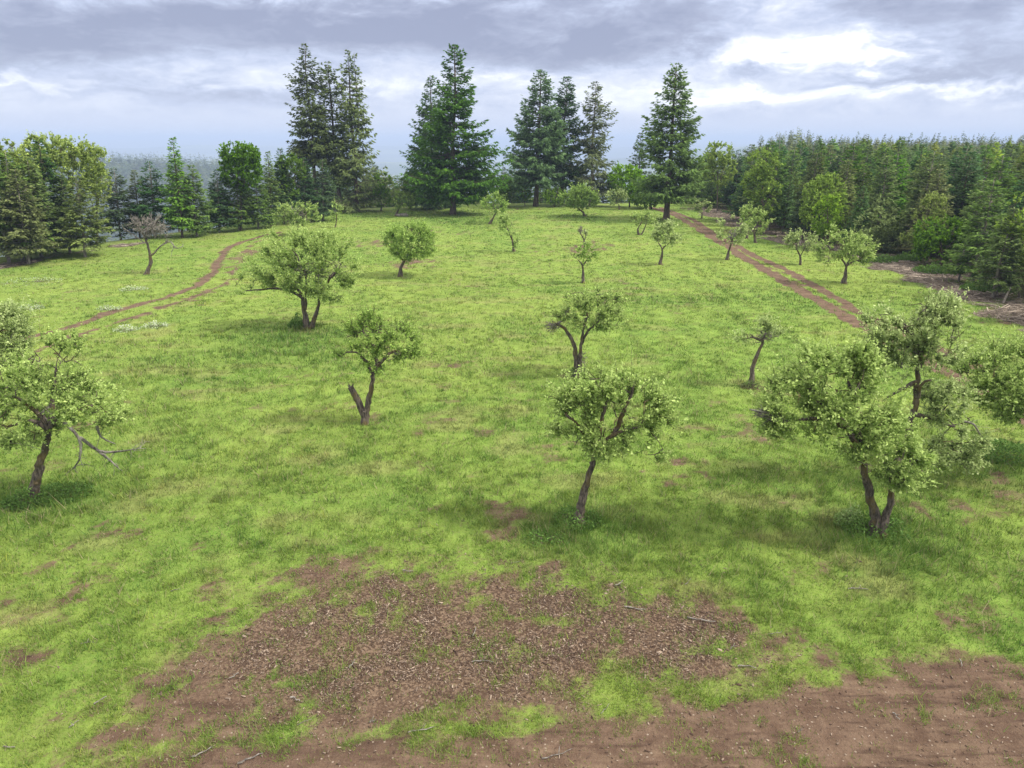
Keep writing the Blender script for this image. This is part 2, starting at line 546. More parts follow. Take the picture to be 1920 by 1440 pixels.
def leaf_mat(name, transl=0.35, rough=0.55, rnd=0.0, spec=0.25, hue=0.0):
    m, t = new_mat(name)
    at = nn(t, 'ShaderNodeAttribute', attribute_name='Col')
    c = at.outputs['Color']
    if rnd or hue:
        oi = nn(t, 'ShaderNodeObjectInfo')
        hs = nn(t, 'ShaderNodeHueSaturation')
        setin(t, hs.inputs['Color'], c)
        setin(t, hs.inputs['Value'], mth(t, 'MULTIPLY_ADD', oi.outputs['Random'], rnd, 1.0 - rnd / 2))
        r2 = mth(t, 'FRACT', mth(t, 'MULTIPLY', oi.outputs['Random'], 37.3))
        setin(t, hs.inputs['Hue'], mth(t, 'MULTIPLY_ADD', r2, hue, 0.494 - hue / 2))
        setin(t, hs.inputs['Saturation'], mth(t, 'MULTIPLY_ADD', r2, 0.3, 0.85))
        c = hs.outputs[0]
    p = nn(t, 'ShaderNodeBsdfPrincipled')
    setin(t, p.inputs['Base Color'], c)
    p.inputs['Roughness'].default_value = rough
    p.inputs['Specular IOR Level'].default_value = spec
    tr = nn(t, 'ShaderNodeBsdfTranslucent')
    setin(t, tr.inputs[0], c)
    mx = nn(t, 'ShaderNodeMixShader')
    mx.inputs[0].default_value = transl
    t.links.new(p.outputs[0], mx.inputs[1]); t.links.new(tr.outputs[0], mx.inputs[2])
    o = nn(t, 'ShaderNodeOutputMaterial')
    t.links.new(mx.outputs[0], o.inputs[0])
    return m


def bark_mat(name, c1, c2, moss=(0.11, 0.10, 0.03), moss_amt=0.4, scale=9.0):
    m, t = new_mat(name)
    n1 = tex_noise(t, scale, 6, 0.7, stretch=(1, 1, 0.25))
    n2 = tex_noise(t, 1.7, 4, 0.6)
    c = mixc(t, smooth(t, n1, 0.35, 0.65), c1, c2)
    c = mixc(t, mth(t, 'MULTIPLY', smooth(t, n2, 0.48, 0.62), moss_amt), c, moss)
    p = nn(t, 'ShaderNodeBsdfPrincipled')
    setin(t, p.inputs['Base Color'], c)
    p.inputs['Roughness'].default_value = 0.9
    b = nn(t, 'ShaderNodeBump')
    b.inputs['Strength'].default_value = 0.9
    b.inputs['Distance'].default_value = 0.06
    setin(t, b.inputs['Height'], n1)
    t.links.new(b.outputs[0], p.inputs['Normal'])
    o = nn(t, 'ShaderNodeOutputMaterial')
    t.links.new(p.outputs[0], o.inputs[0])
    return m


M = {}
M['apple_leaf'] = leaf_mat('apple_leaf', 0.42, 0.5, spec=0.15)
M['maple_leaf'] = leaf_mat('maple_leaf', 0.35, 0.5, spec=0.1, rnd=0.35, hue=0.03)
M['needle'] = leaf_mat('needle', 0.3, 0.7, rnd=0.6, hue=0.03, spec=0.04)
M['grass'] = leaf_mat('grass_blade', 0.35, 0.6, spec=0.2)
M['litter'] = leaf_mat('litter', 0.0, 0.9, spec=0.1)
M['apple_bark'] = bark_mat('apple_bark', (0.022, 0.017, 0.014), (0.150, 0.120, 0.098), (0.11, 0.080, 0.018), 0.7, 14.0)
M['dead_wood'] = bark_mat('dead_wood', (0.07, 0.058, 0.05), (0.27, 0.245, 0.225), (0.22, 0.23, 0.16), 0.4)
M['fir_bark'] = bark_mat('fir_bark', (0.035, 0.025, 0.02), (0.14, 0.095, 0.075), (0.09, 0.09, 0.05), 0.3, 5.0)
M['twig'] = bark_mat('twig', (0.07, 0.055, 0.04), (0.20, 0.17, 0.13), (0.15, 0.16, 0.07), 0.4, 20.0)
M['pale_bark'] = bark_mat('pale_bark', (0.10, 0.085, 0.07), (0.34, 0.30, 0.26), (0.12, 0.12, 0.06), 0.3, 6.0)


def ground_material():
    m, t = new_mat('ground')
    gc = nn(t, 'ShaderNodeAttribute', attribute_name='Col').outputs['Color']
    mk = nn(t, 'ShaderNodeAttribute', attribute_name='Mask').outputs['Color']
    sp = nn(t, 'ShaderNodeSeparateColor')
    t.links.new(mk, sp.inputs[0])
    soil, chips, slash = sp.outputs
    fine = tex_noise(t, 9.0, 6, 0.7)
    mid = tex_noise(t, 1.6, 5, 0.6)
    big = tex_noise(t, 0.35, 4, 0.6)
    vf = tex_noise(t, 30.0, 4, 0.7)
    # grass stand: darker between blades, streaks of thatch
    g = mixc(t, smooth(t, fine, 0.35, 0.68), gc, (0.20, 0.23, 0.07), 'MIX')
    g = mixc(t, 0.45, gc, g)
    hs = nn(t, 'ShaderNodeHueSaturation')
    setin(t, hs.inputs['Color'], g)
    setin(t, hs.inputs['Value'], mth(t, 'MULTIPLY_ADD', smooth(t, mid, 0.25, 0.75), 0.45, 0.72))
    g = hs.outputs[0]
    g = mixc(t, mth(t, 'MULTIPLY', smooth(t, vf, 0.56, 0.7), 0.45), g, (0.07, 0.13, 0.02))
    # soil
    s = mixc(t, smooth(t, mid, 0.3, 0.7), (0.086, 0.054, 0.039), (0.146, 0.098, 0.071))
    s = mixc(t, mth(t, 'MULTIPLY', smooth(t, fine, 0.5, 0.75), 0.6), s, (0.20, 0.143, 0.098))
    s = mixc(t, mth(t, 'MULTIPLY', smooth(t, big, 0.55, 0.7), 0.5), s, (0.070, 0.042, 0.032))
    # wheel-pressed streaks and pebbles
    str_ = tex_noise(t, 2.2, 5, 0.6, stretch=(0.22, 1.6, 1))
    s = mixc(t, mth(t, 'MULTIPLY', smooth(t, str_, 0.52, 0.66), 0.75), s, (0.060, 0.037, 0.028))
    s = mixc(t, mth(t, 'MULTIPLY', smooth(t, str_, 0.47, 0.34), 0.5), s, (0.18, 0.127, 0.088))
    peb = nn(t, 'ShaderNodeTexVoronoi')
    tcp = nn(t, 'ShaderNodeTexCoord')
    t.links.new(tcp.outputs['Object'], peb.inputs['Vector'])
    peb.inputs['Scale'].default_value = 9
    pr = nn(t, 'ShaderNodeSeparateColor')
    t.links.new(peb.outputs['Color'], pr.inputs[0])
    pm = mth(t, 'MULTIPLY', smooth(t, peb.outputs['Distance'], 0.22, 0.14), mth(t, 'GREATER_THAN', pr.outputs[0], 0.72))
    s = mixc(t, mth(t, 'MULTIPLY', pm, 0.7), s, (0.33, 0.27, 0.22))
    # wood chip mulch
    vor = nn(t, 'ShaderNodeTexVoronoi')
    tc = nn(t, 'ShaderNodeTexCoord')
    t.links.new(tc.outputs['Object'], vor.inputs['Vector'])
    vor.inputs['Scale'].default_value = 22
    vs = nn(t, 'ShaderNodeSeparateColor')
    t.links.new(vor.outputs['Color'], vs.inputs[0])
    cc = mixc(t, smooth(t, vs.outputs[0], 0.3, 1.0), (0.060, 0.038, 0.026), (0.19, 0.135, 0.095))
    s = mixc(t, mth(t, 'MULTIPLY', chips, 0.8), s, cc)
    thr = mth(t, 'ADD', soil, mth(t, 'MULTIPLY', mth(t, 'SUBTRACT', fine, 0.5), 0.9))
    thr = mth(t, 'ADD', thr, mth(t, 'MULTIPLY', mth(t, 'SUBTRACT', vf, 0.5), 0.5))
    base = mixc(t, smooth(t, thr, 0.10, 0.62), g, s)
    # logging slash
    st = tex_noise(t, 3.0, 6, 0.75, dist=1.5)
    sl = mixc(t, smooth(t, st, 0.38, 0.66), (0.085, 0.062, 0.048), (0.25, 0.205, 0.17))
    th2 = mth(t, 'ADD', slash, mth(t, 'MULTIPLY', mth(t, 'SUBTRACT', mid, 0.5), 0.8))
    base = mixc(t, smooth(t, th2, 0.35, 0.65), base, sl)
    p = nn(t, 'ShaderNodeBsdfPrincipled')
    setin(t, p.inputs['Base Color'], base)
    p.inputs['Roughness'].default_value = 0.95
    p.inputs['Specular IOR Level'].default_value = 0.1
    b = nn(t, 'ShaderNodeBump')
    b.inputs['Strength'].default_value = 0.8
    b.inputs['Distance'].default_value = 0.12
    setin(t, b.inputs['Height'], mth(t, 'ADD', mth(t, 'MULTIPLY', mid, 1.2), fine))
    t.links.new(b.outputs[0], p.inputs['Normal'])
    o = nn(t, 'ShaderNodeOutputMaterial')
    t.links.new(p.outputs[0], o.inputs[0])
    return m


M['ground'] = ground_material()

# ------------------------------------------------------------------ ground: one sheet to the horizon
def axis(lo, hi, step, far_lo, far_hi, g):
    a = [lo]
    while a[-1] < hi: a.append(a[-1] + step)
    s = step
    while a[-1] < far_hi:
        s = min(s * g, 260.0); a.append(a[-1] + s)
    b = []; s = step; p = lo
    while p > far_lo:
        s = min(s * g, 260.0); p -= s; b.append(p)
    return np.array(b[::-1] + a)


def build_ground():
    xs = axis(-32, 44, 0.22, -18000, 18000, 1.055)
    ys = axis(8, 52, 0.20, -400, 19500, 1.035)
    X, Y = np.meshgrid(xs, ys)
    x = X.ravel(); y = Y.ravel()
    z = terrain(x, y)
    soil, chips, slash, lush, forest = masks(x, y)
    col = grass_col(x, y, lush)
    r = np.hypot(x, y)
    # land cover away from the meadow: undergrowth, then dark wood with pale fields in the valley
    az = np.degrees(np.arctan2(x, y))
    er = np.interp(az, _EAZ, _ER, left=75.0, right=130.0)
    out = sstep(1.0, 8.0, r - er)
    under = np.array([0.045, 0.070, 0.022]) + 0.03 * fbm(x / 3, y / 3, 3, 71)[:, None]
    wood = np.array([0.030, 0.055, 0.022]) * (1 + 0.8 * fbm(x / 60, y / 60, 4, 72)[:, None])
    field = np.array([0.16, 0.19, 0.08])
    f = sstep(0.1, 0.35, fbm(x / 700, y / 350, 3, 73)) * sstep(2600, 3600, r)
    col = col * (1 - out[:, None]) + under * out[:, None]
    col = col * (1 - forest[:, None]) + np.array([0.040, 0.035, 0.020]) * forest[:, None]
    o2 = sstep(200, 400, r)[:, None]
    col = col * (1 - o2) + (wood * (1 - f[:, None]) + field * f[:, None]) * o2
    soil = soil * (1 - out) * (1 - forest)
    slash = slash * sstep(260, 180, r)
    ny, nx = X.shape
    i = (np.arange(ny - 1)[:, None] * nx + np.arange(nx - 1)[None, :]).ravel()
    F = np.stack([i, i + 1, i + nx + 1, i + nx], -1)
    me = new_mesh('ground', np.stack([x, y, z], -1), F, M['ground'], col, smooth=True)
    a = me.color_attributes.new('Mask', 'FLOAT_COLOR', 'POINT')
    c = np.ones((len(x), 4), np.float32)
    c[:, 0] = soil; c[:, 1] = chips; c[:, 2] = slash
    a.data.foreach_set('color', c.ravel())
    o = obj('ground', me)
    tag(o, 'green hilltop meadow with two dirt tracks and bare mulched soil', None, None, 'structure')


build_ground()


# ------------------------------------------------------------------ grass
def build_grass(n, name, seed, label):
    rng = np.random.RandomState(seed)
    per = 11
    nc = n // per; n = nc * per
    az = np.radians(rng.uniform(-44, 44, nc))
    lo, hi = 8.5, 125.0
    D = lo * (hi / lo) ** (rng.uniform(0, 1, nc) ** 0.92)
    spread = rng.uniform(0.03, 0.16, nc) * (1 + D / 60)
    x = np.repeat(D * np.tan(az), per) + rng.normal(0, 1, n) * np.repeat(spread, per)
    y = np.repeat(D, per) + rng.normal(0, 1, n) * np.repeat(spread, per)
    big_t = np.repeat(rng.gamma(4, .25, nc), per)
    tone_t = np.repeat(rng.normal(0, 1, nc), per)
    dry_t = np.repeat(rng.uniform(0, 1, nc), per)
    soil, chips, slash, lush, forest = masks(x, y)
    r = np.hypot(x, y)
    azd = np.degrees(np.arctan2(x, y))
    er = np.interp(azd, _EAZ, _ER, left=75.0, right=130.0)
    tn = 0.6 * fbm(x / 0.55 + 9, y / 0.55, 3, 82) + 0.6 * fbm(x / 0.17 + 3, y / 0.17, 2, 84)
    dens = sstep(-0.05, 0.85, 1.05 - 1.03 * soil + 0.95 * tn) * (1 - 0.85 * slash) * (1 - forest) * (r < er + 2)
    tuft = sstep(-0.25, 0.25, fbm(x / 0.45, y / 0.45, 2, 81))
    dens = dens * (0.35 + 0.65 * tuft) + 0.035 * (soil > .5) * (slash < .5) * tuft
    keep = rng.uniform(0, 1, n) < dens
    x, y, lush, soil = x[keep], y[keep], lush[keep], soil[keep]
    big_t, tone_t, dry_t = big_t[keep], tone_t[keep], dry_t[keep]
    n = len(x); r = np.hypot(x, y)
    z = terrain(x, y)
    col = grass_col(x, y, lush)
    col = col * (1.0 + 0.14 * rng.normal(0, 1, n) + 0.13 * tone_t)[:, None].clip(0.5, 1.7)
    col = col * np.stack([1 + .10 * tone_t, 1 + 0 * tone_t, 1 + 0 * tone_t], -1)
    dry = (rng.uniform(0, 1, n) < 0.06 + 0.55 * (dry_t < .06))[:, None]
    col = np.where(dry, np.array([0.30, 0.27, 0.15]) * rng.uniform(.7, 1.1, n)[:, None], col)
    slant = np.hypot(r, CAM_H)
    w = np.maximum(0.011, slant * 0.00085) * rng.uniform(0.7, 1.3, n)
    tall = 0.5 + 0.5 * fbm(x / 1.3, y / 1.3, 3, 83)
    h = (0.05 + 0.08 * tall + 0.16 * lush) * big_t * rng.uniform(0.6, 1.4, n) * (1 - 0.45 * soil) * np.clip(1.15 - r / 220, .6, 1)
    a = rng.uniform(0, 2 * np.pi, n)
    lean = rng.uniform(0.1, 1.2, n)
    b = a + rng.uniform(-1.2, 1.2, n) + np.pi / 2
    base = np.stack([x, y, z - 0.01], -1)
    s = np.stack([np.cos(a), np.sin(a), 0 * a], -1) * w[:, None] * 0.5
    tip = base + np.stack([np.cos(b) * lean * h, np.sin(b) * lean * h, h], -1)
    V = np.stack([base - s, base + s, tip], 1).reshape(-1, 3)
    F = np.arange(3 * n).reshape(-1, 3)
    C = np.repeat(col, 3, 0)
    o = obj(name, new_mesh(name, V, F, M['grass'], C))
    tag(o, label, 'grass', None, 'stuff')
    return n


NG = build_grass(1350000, 'grass', 5, 'bright yellow-green spring grass growing over the whole hilltop meadow')


# ------------------------------------------------------------------ litter: wood chips, slash
def scatter_chips(name, x, y, size, col, label, seed, lift=0.01, tilt=0.5, thin=(0.15, 0.5)):
    rng = np.random.RandomState(seed)
    n = len(x)
    z = terrain(x, y) + lift
    a = rng.uniform(0, 2 * np.pi, n)
    L = size * rng.gamma(3.0, .30, n).clip(.25, 3.5); W = L * rng.uniform(thin[0], thin[1], n)
    d = np.stack([np.cos(a), np.sin(a), rng.uniform(-tilt, tilt, n) * 0.6], -1)
    s = np.stack([-np.sin(a), np.cos(a), rng.uniform(-tilt, tilt, n)], -1)
    c = np.stack([x, y, z + L * 0.12], -1)
    th = np.array([0, 0, 1]) * (W * 0.25)[:, None]
    q = [c - d * L[:, None] / 2 - s * W[:, None] / 2, c + d * L[:, None] / 2 - s * W[:, None] / 3,
         c + d * L[:, None] / 2 + s * W[:, None] / 2, c - d * L[:, None] / 2 + s * W[:, None] / 3]
    V = np.stack(q + [p - th for p in q], 1).reshape(-1, 3)
    k = np.arange(n)[:, None] * 8
    F = np.concatenate([k + np.array(f) for f in ([0, 1, 2, 3], [0, 4, 5, 1], [1, 5, 6, 2], [2, 6, 7, 3], [3, 7, 4, 0])])
    o = obj(name, new_mesh(name, V, F, M['litter'], np.repeat(col, 8, 0)))
    tag(o, label, 'wood debris', None, 'stuff')


def build_litter():
    rng = np.random.RandomState(31)
    n = 420000
    x = rng.uniform(-12, 14, n); y = rng.uniform(9, 22, n)
    soil, chips, slash, lush, f = masks(x, y)
    p = np.clip(chips * (0.15 + .85 * soil) * (0.12 + 0.88 * sstep(-.25, .45, fbm(x / .7, y / .7, 4, 91))), 0, 1) + 0.05 * soil
    k = rng.uniform(0, 1, n) < p
    x, y = x[k], y[k]; n = len(x)
    t = rng.uniform(0, 1, n)[:, None] ** 2.8
    col = np.array([0.060, 0.038, 0.029]) * (1 - t) + np.array([0.32, 0.25, 0.20]) * t
    scatter_chips('wood_chips', x, y, 0.036, col, 'brown and bleached wood chips strewn over the bare foreground soil', 32)
    # slash along the two wood edges
    n = 60000
    seg = rng.randint(0, len(FOREST_EDGE) - 2, n)
    P = np.array(FOREST_EDGE); t = rng.uniform(0, 1, n)[:, None]
    q = P[seg] * (1 - t) + P[seg + 1] * t
    q = q + rng.normal(0, 3.2, (n, 2))
    P2 = np.array(EDGE[1:6]); m2 = 14000
    seg = rng.randint(0, len(P2) - 1, m2); t = rng.uniform(0, 1, m2)[:, None]
    q2 = P2[seg] * (1 - t) + P2[seg + 1] * t + rng.normal(0, 2.2, (m2, 2))
    q = np.concatenate([q, q2])
    soil, chips, slash, lush, f = masks(q[:, 0], q[:, 1])
    k = (rng.uniform(0, 1, len(q)) < slash) & (q[:, 1] < 150)
    q = q[k]; n = len(q)
    t = rng.uniform(0, 1, n)[:, None] ** 1.3
    col = np.array([0.09, 0.068, 0.055]) * (1 - t) + np.array([0.38, 0.32, 0.27]) * t
    scatter_chips('slash_debris', q[:, 0], q[:, 1], 0.42, col, 'greyish brushwood and bark debris strewn along the wood edges', 33, 0.01, 0.3, (0.03, 0.10))


build_litter()


# ------------------------------------------------------------------ broadleaf trees
def resample(pts, step):
    pts = np.asarray(pts, float)
    # Catmull-Rom smoothing of the traced line
    if len(pts) > 2:
        P = np.vstack([2 * pts[0] - pts[1], pts, 2 * pts[-1] - pts[-2]])
        out = []
        for i in range(1, len(P) - 2):
            n = max(2, int(np.linalg.norm(P[i + 1] - P[i]) / step))
            for k in range(n):
                t = k / n
                out.append(0.5 * ((2 * P[i]) + (-P[i - 1] + P[i + 1]) * t + (2 * P[i - 1] - 5 * P[i] + 4 * P[i + 1] - P[i + 2]) * t * t +
                                  (-P[i - 1] + 3 * P[i] - 3 * P[i + 1] + P[i + 2]) * t ** 3))
        out.append(pts[-1])
        return np.array(out)
    n = max(2, int(np.linalg.norm(pts[-1] - pts[0]) / step) + 1)
    return pts[0] + (pts[-1] - pts[0]) * np.linspace(0, 1, n)[:, None]


PAL = {
    'apple': (np.array([0.150, 0.250, 0.042]), np.array([0.53, 0.66, 0.23])),
    'apple_pale': (np.array([0.170, 0.250, 0.062]), np.array([0.56, 0.66, 0.30])),
    'apple_green': (np.array([0.135, 0.240, 0.034]), np.array([0.44, 0.60, 0.16])),
    'maple': (np.array([0.11, 0.210, 0.026]), np.array([0.33, 0.52, 0.07])),
    'oak': (np.array([0.065, 0.130, 0.022]), np.array([0.20, 0.33, 0.055])),
    'lime': (np.array([0.135, 0.235, 0.034]), np.array([0.40, 0.55, 0.11])),
    'dusty': (np.array([0.10, 0.150, 0.050]), np.array([0.29, 0.38, 0.14])),
}


def broadleaf(name, label, cat, base, stems, blobs, seed, r0=0.13, pal='apple', group=None, leaf=None, lai=4.0, dead=(), bare=(), twigs=None,
              shoots=True, depth_k=0.9, extra_trunk=(), flat=1.0):
    """base: photo px of the foot; stems: traced limbs; blobs: (x, y, rx, ry) of the crown; all given their real depth"""
    rng = np.random.RandomState(seed)
    bx, by = ground_px(*base)
    Y = by
    bz = zat(bx, by)
    org = np.array([bx, by, bz])
    dist = math.hypot(bx, by)
    mpp = math.hypot(dist, CAM_H) / FPX          # metres per photo pixel there
    vis = mpp * 1.875

    def W(x, y, dz=0.0):
        p = plane_px(x, y, Y)
        k = (Y + dz) / Y                         # same line of sight, moved in depth about the trunk
        return np.array([p[0] * k, Y + dz, CAM_H + (p[2] - CAM_H) * k]) - org
    # level the foot
    sink = W(*base)[2]
    root = tag(bpy.data.objects.new(name, None), label, cat, group)
    root.empty_display_size = 0.5
    COL.objects.link(root)
    root.location = org
    tb = Bag(); nodes = []; rad = []
    step = max(0.18, vis * 1.5)
    lines = []
    for si, st in enumerate(stems):
        dzs = 0.0
        pts = []
        amp = rng.uniform(-0.35, 0.35) if si else rng.uniform(-.1, .1)
        L = len(st)
        for k, pt in enumerate(st):
            dz = amp * k / max(1, L - 1) * (1.5 if si else 1.0)
            q = W(pt[0], pt[1], dz if not (si and k == 0) else 0)
            pts.append(q)
        if si == 0 or st[0][1] > base[1] - 6:
            pts[0][2] = min(pts[0][2], -0.12)
        ln = resample(pts, 0.14 if vis < 0.05 else 0.3)
        lines.append(ln)
    tall = max(l[:, 2].max() for l in lines)
    for si, ln in enumerate(lines):
        n = len(ln)
        rs = r0 if (si == 0 or stems[si][0][1] > base[1] - 6) else r0 * 0.55
        if si and stems[si][0][1] > base[1] - 6: rs = r0 * 0.8
        rr = rs * (1 - 0.62 * np.linspace(0, 1, n) ** 0.9)
        if si == 0 or stems[si][0][1] > base[1] - 6:
            rr = rr * (1 + 0.55 * np.exp(-np.arange(n) * 0.14 / 0.22))
        rr = np.maximum(rr, vis * 0.35)
        jit = rng.normal(0, r0 * 0.12, (n, 3)); jit[0] = 0; jit[:, 2] = 0
        tb.tube(ln + jit, rr, sides=11 if vis < .06 else 6, jitter=0.22, rng=rng)
        if vis < 0.05:       # knots
            for _ in range(max(2, n // 6)):
                k = rng.randint(1, n - 1); a = rng.uniform(0, 6.28)
                d = np.array([math.cos(a), math.sin(a), 0.3])
                tb.tube(np.array([ln[k], ln[k] + d * rr[k] * 1.25]), [rr[k] * .55, rr[k] * .35], sides=6)
        nodes += list(ln[n // 3:]); rad += [0] * (n - n // 3)
    for (pts, ra, rb_) in extra_trunk:
        ln = resample([W(*p) for p in pts], 0.1)
        n = len(ln)
        tb.tube(ln, np.linspace(ra, rb_, n), sides=9, jitter=0.12, rng=rng)
        for _ in range(7):     # splintered top
            a = rng.uniform(0, 6.28)
            d = np.array([math.cos(a) * .5, math.sin(a) * .5, rng.uniform(.4, 1.3)])
            o_ = ln[-1] + np.array([math.cos(a), math.sin(a), 0]) * rb_ * .6
            tb.tube(np.array([o_ - d * .05, o_ + d * rb_ * 1.6]), [rb_ * .3, 0.004], sides=4)
    # crown ellipsoids
    E = []
    for (x, y, rx, ry) in blobs:
        rxm, rym = rx * mpp * 1.06, ry * mpp * 1.06
        rz = depth_k * min(max(rxm, rym), (rxm + rym) * 0.6)
        dz = rng.uniform(-0.3, 0.3) * rz
        E.append((W(x, y, dz), np.array([rxm, rz, rym])))
    area = sum(math.pi * e[1][0] * e[1][2] for e in E) * flat
    lf = leaf or max(0.084, vis * 1.45)
    nt = twigs or int(np.clip(area * 16 / max(1, vis / 0.06), 30, 190))
    wts = np.array([e[1][0] * e[1][2] for e in E]); wts = wts / wts.sum() if len(E) else wts
    att = []
    for _ in range(nt if len(E) else 0):
        c, r = E[rng.choice(len(E), p=wts)]
        d = unit(rng.normal(0, 1, 3)) * rng.uniform(0.45, 1.0) ** 0.6
        att.append(c + d * r)
    N = np.array(nodes)
    tops = np.array([l[-1] for l in lines])
    parent = [-1] * len(nodes); segs = []
    twig_ends = []
    if att:
        att = np.array(att)
        att = att[np.argsort(np.min(np.linalg.norm(att[:, None] - tops[None], axis=2), axis=1))]
        NL = [tuple(p) for p in N]
        NP = N.copy()
        child = []
        for a in att:
            d = np.linalg.norm(NP - a, axis=1) + 0.25 * np.maximum(0, NP[:, 2] - a[2])
            k = int(np.argmin(d)); s = NP[k]
            Ld = np.linalg.norm(a - s)
            if Ld < 0.12: continue
            m = max(3, int(Ld / step) + 1)
            t = np.linspace(0, 1, m)[:, None]
            sag = np.array([rng.normal(0, .12), rng.normal(0, .12), rng.uniform(-.05, .22)]) * Ld
            ln = s * (1 - t) + a * t + sag * (4 * t * (1 - t))
            ln[1:-1] += rng.normal(0, 0.03 * Ld, (m - 2, 3)) if m > 2 else 0
            segs.append(ln)
            NP = np.vstack([NP, ln[1:]])
            twig_ends.append(ln)
    bb = tb
    for ln in segs:
        L = np.linalg.norm(ln[-1] - ln[0])
        ra = np.clip(0.012 + 0.022 * L, 0.012, r0 * 0.4)
        rr = np.maximum(np.linspace(ra, 0.006, len(ln)), vis * 0.16)
        bb.tube(ln, rr, sides=4 if vis < .06 else 3)
    obj('trunk', tb.mesh('trunk', M['apple_bark'], True), root)
    # dead limbs and bare twig clouds
    if dead or bare:
        for st in dead:
            db = Bag()
            ln = resample([W(p[0], p[1], rng.uniform(-.25, .1) * k) for k, p in enumerate(st)], 0.2)
            n = len(ln)
            db.tube(ln, np.maximum(np.linspace(0.045, 0.010, n) * (r0 / .13), vis * .3), sides=5, jitter=.15, rng=rng)
            for _ in range(n):
                k = rng.randint(n // 3, n); d = unit(rng.normal(0, 1, 3)) * rng.uniform(.15, .55)
                d[2] -= 0.05
                db.tube(np.array([ln[k], ln[k] + d * .5 + rng.normal(0, .04, 3), ln[k] + d]), [max(.012, vis * .22), max(.009, vis * .18), max(.004, vis * .12)], sides=3)
            tag(obj('dead_branch', db.mesh('dead_branch', M['dead_wood'], True), root), 'bare bleached dead branch')
        for (x, y, rx, ry, cnt) in bare:
            db = Bag()
            c = W(x, y); r = np.array([rx, (rx + ry) * .45, ry]) * mpp
            hub = lines[0][-1] if len(lines) else c
            allp = np.vstack(lines)
            for _ in range(cnt):
                d = unit(rng.normal(0, 1, 3)) * rng.uniform(.5, 1.0)
                e = c + d * r
                s = allp[np.argmin(np.linalg.norm(allp - e, axis=1))]
                s = s * .4 + (c + d * r * .25) * .6 if rng.rand() < .7 else s
                mid = (s + e) / 2 + rng.normal(0, .10, 3) * np.linalg.norm(e - s)
                m2 = mid * .5 + e * .5 + rng.normal(0, .10, 3) * np.linalg.norm(e - s) + np.array([0, 0, .05])
                wv = max(.014, vis * .20)
                db.tube(np.array([s, mid, m2, e]), [wv * 1.5, wv * 1.2, wv, wv * .5], sides=3)
                for _ in range(3):
                    f = m2 + rng.normal(0, .28, 3) * max(r.mean(), .3) * .6
                    db.tube(np.array([mid if rng.rand() < .5 else m2, (m2 + f) / 2 + rng.normal(0, .03, 3), f]), [wv, wv * .8, wv * .4], sides=3)
            tag(obj('dead_twigs', db.mesh('dead_twigs', M['dead_wood'], True), root), 'tangle of bare bleached twigs')
    # leaves on shoots
    if len(E):
        la = lf * lf * 0.30
        nleaf = int(np.clip(1.6 * lai * area / la, 300, 120000))
        per = 12
        ns = max(20, nleaf // per)
        P0 = []; D0 = []
        te = twig_ends
        cen = sum(e[0] * w for e, w in zip(E, wts))
        pick = rng.randint(0, len(te), ns)
        tt = rng.uniform(0.25, 1.0, ns)
        P = np.array([te[i][min(len(te[i]) - 1, int(t * len(te[i])))] for i, t in zip(pick, tt)])
        # some shoots fill the ellipsoids directly (outer spurs)
        mask = rng.uniform(0, 1, ns) < 0.33
        for k in np.where(mask)[0]:
            c, r = E[rng.choice(len(E), p=wts)]
            d = unit(rng.normal(0, 1, 3)) * rng.uniform(.55, 1.0) ** .5
            P[k] = c + d * r
        gs = 0.38 if vis < 0.06 else (0.6 if pal.startswith('apple') else 1.0)
        gap = fbm(P[:, 0] / gs + seed, P[:, 2] / gs + P[:, 1] / gs * .5, 2, seed % 50)
        P = P[gap > ((-0.05 if vis < .04 else -0.13) if pal.startswith('apple') else -0.3)]
        ns = len(P)
        outw = unit(P - cen)
        D = unit(outw * 0.95 + np.array([0, 0, 0.6]) + rng.normal(0, 0.45, (ns, 3)))
        SL = (rng.uniform(0.12, 0.42, ns) if vis < .06 else rng.uniform(.15, .5, ns)) * (1.0 if shoots else 0.6)
        tall_s = rng.uniform(0, 1, ns) < 0.25
        SL = np.where(tall_s & (outw[:, 2] > -.2), SL * rng.uniform(1.5, 2.5, ns), SL)
        sh = Bag()
        if vis < 0.05:
            for k in rng.choice(ns, min(ns, 600), replace=False):
                sh.tube(np.array([P[k] - D[k] * .06, P[k] + D[k] * SL[k] * .5 + rng.normal(0, .01, 3), P[k] + D[k] * SL[k]]), [.009, .007, .003], sides=3, cap=False, col=np.array([.10, .085, .055]))
        u = (np.arange(per) + 0.5) / per
        base_ = P[:, None] + D[:, None] * (SL[:, None] * u[None])[..., None]
        ld = unit(D[:, None] * 0.55 + rng.normal(0, 0.75, (ns, per, 3)))
        base_ = base_.reshape(-1, 3); ld = ld.reshape(-1, 3)
        n = len(base_)
        sd = unit(np.cross(ld, rng.normal(0, 1, (n, 3)) + np.array([0, 0, 1.2])))
        nm = np.cross(sd, ld)
        size = lf * (0.45 + rng.gamma(2.2, .2, n)).clip(.4, 1.7)
        wdt = size * rng.uniform(0.22, 0.40, n)
        mid = base_ + ld * (size * 0.5)[:, None] + nm * (size * 0.10)[:, None]
        v0 = base_; v2 = base_ + ld * size[:, None] - nm * (size * 0.05)[:, None]
        v1 = mid + sd * wdt[:, None] / 1; v3 = mid - sd * wdt[:, None] / 1
        V = np.stack([v0, v1, v2, v3], 1).reshape(-1, 3)
        q = np.arange(n)[:, None] * 4
        c0, c1 = PAL[pal]
        age = np.tile(u, ns) ** 1.3 * 0.55 + rng.uniform(0, 0.35, n) + 0.12 * np.repeat(rng.normal(0, 1, ns), per)
        age = np.clip(age, 0, 1)[:, None]
        col = c0 * (1 - age) + c1 * age
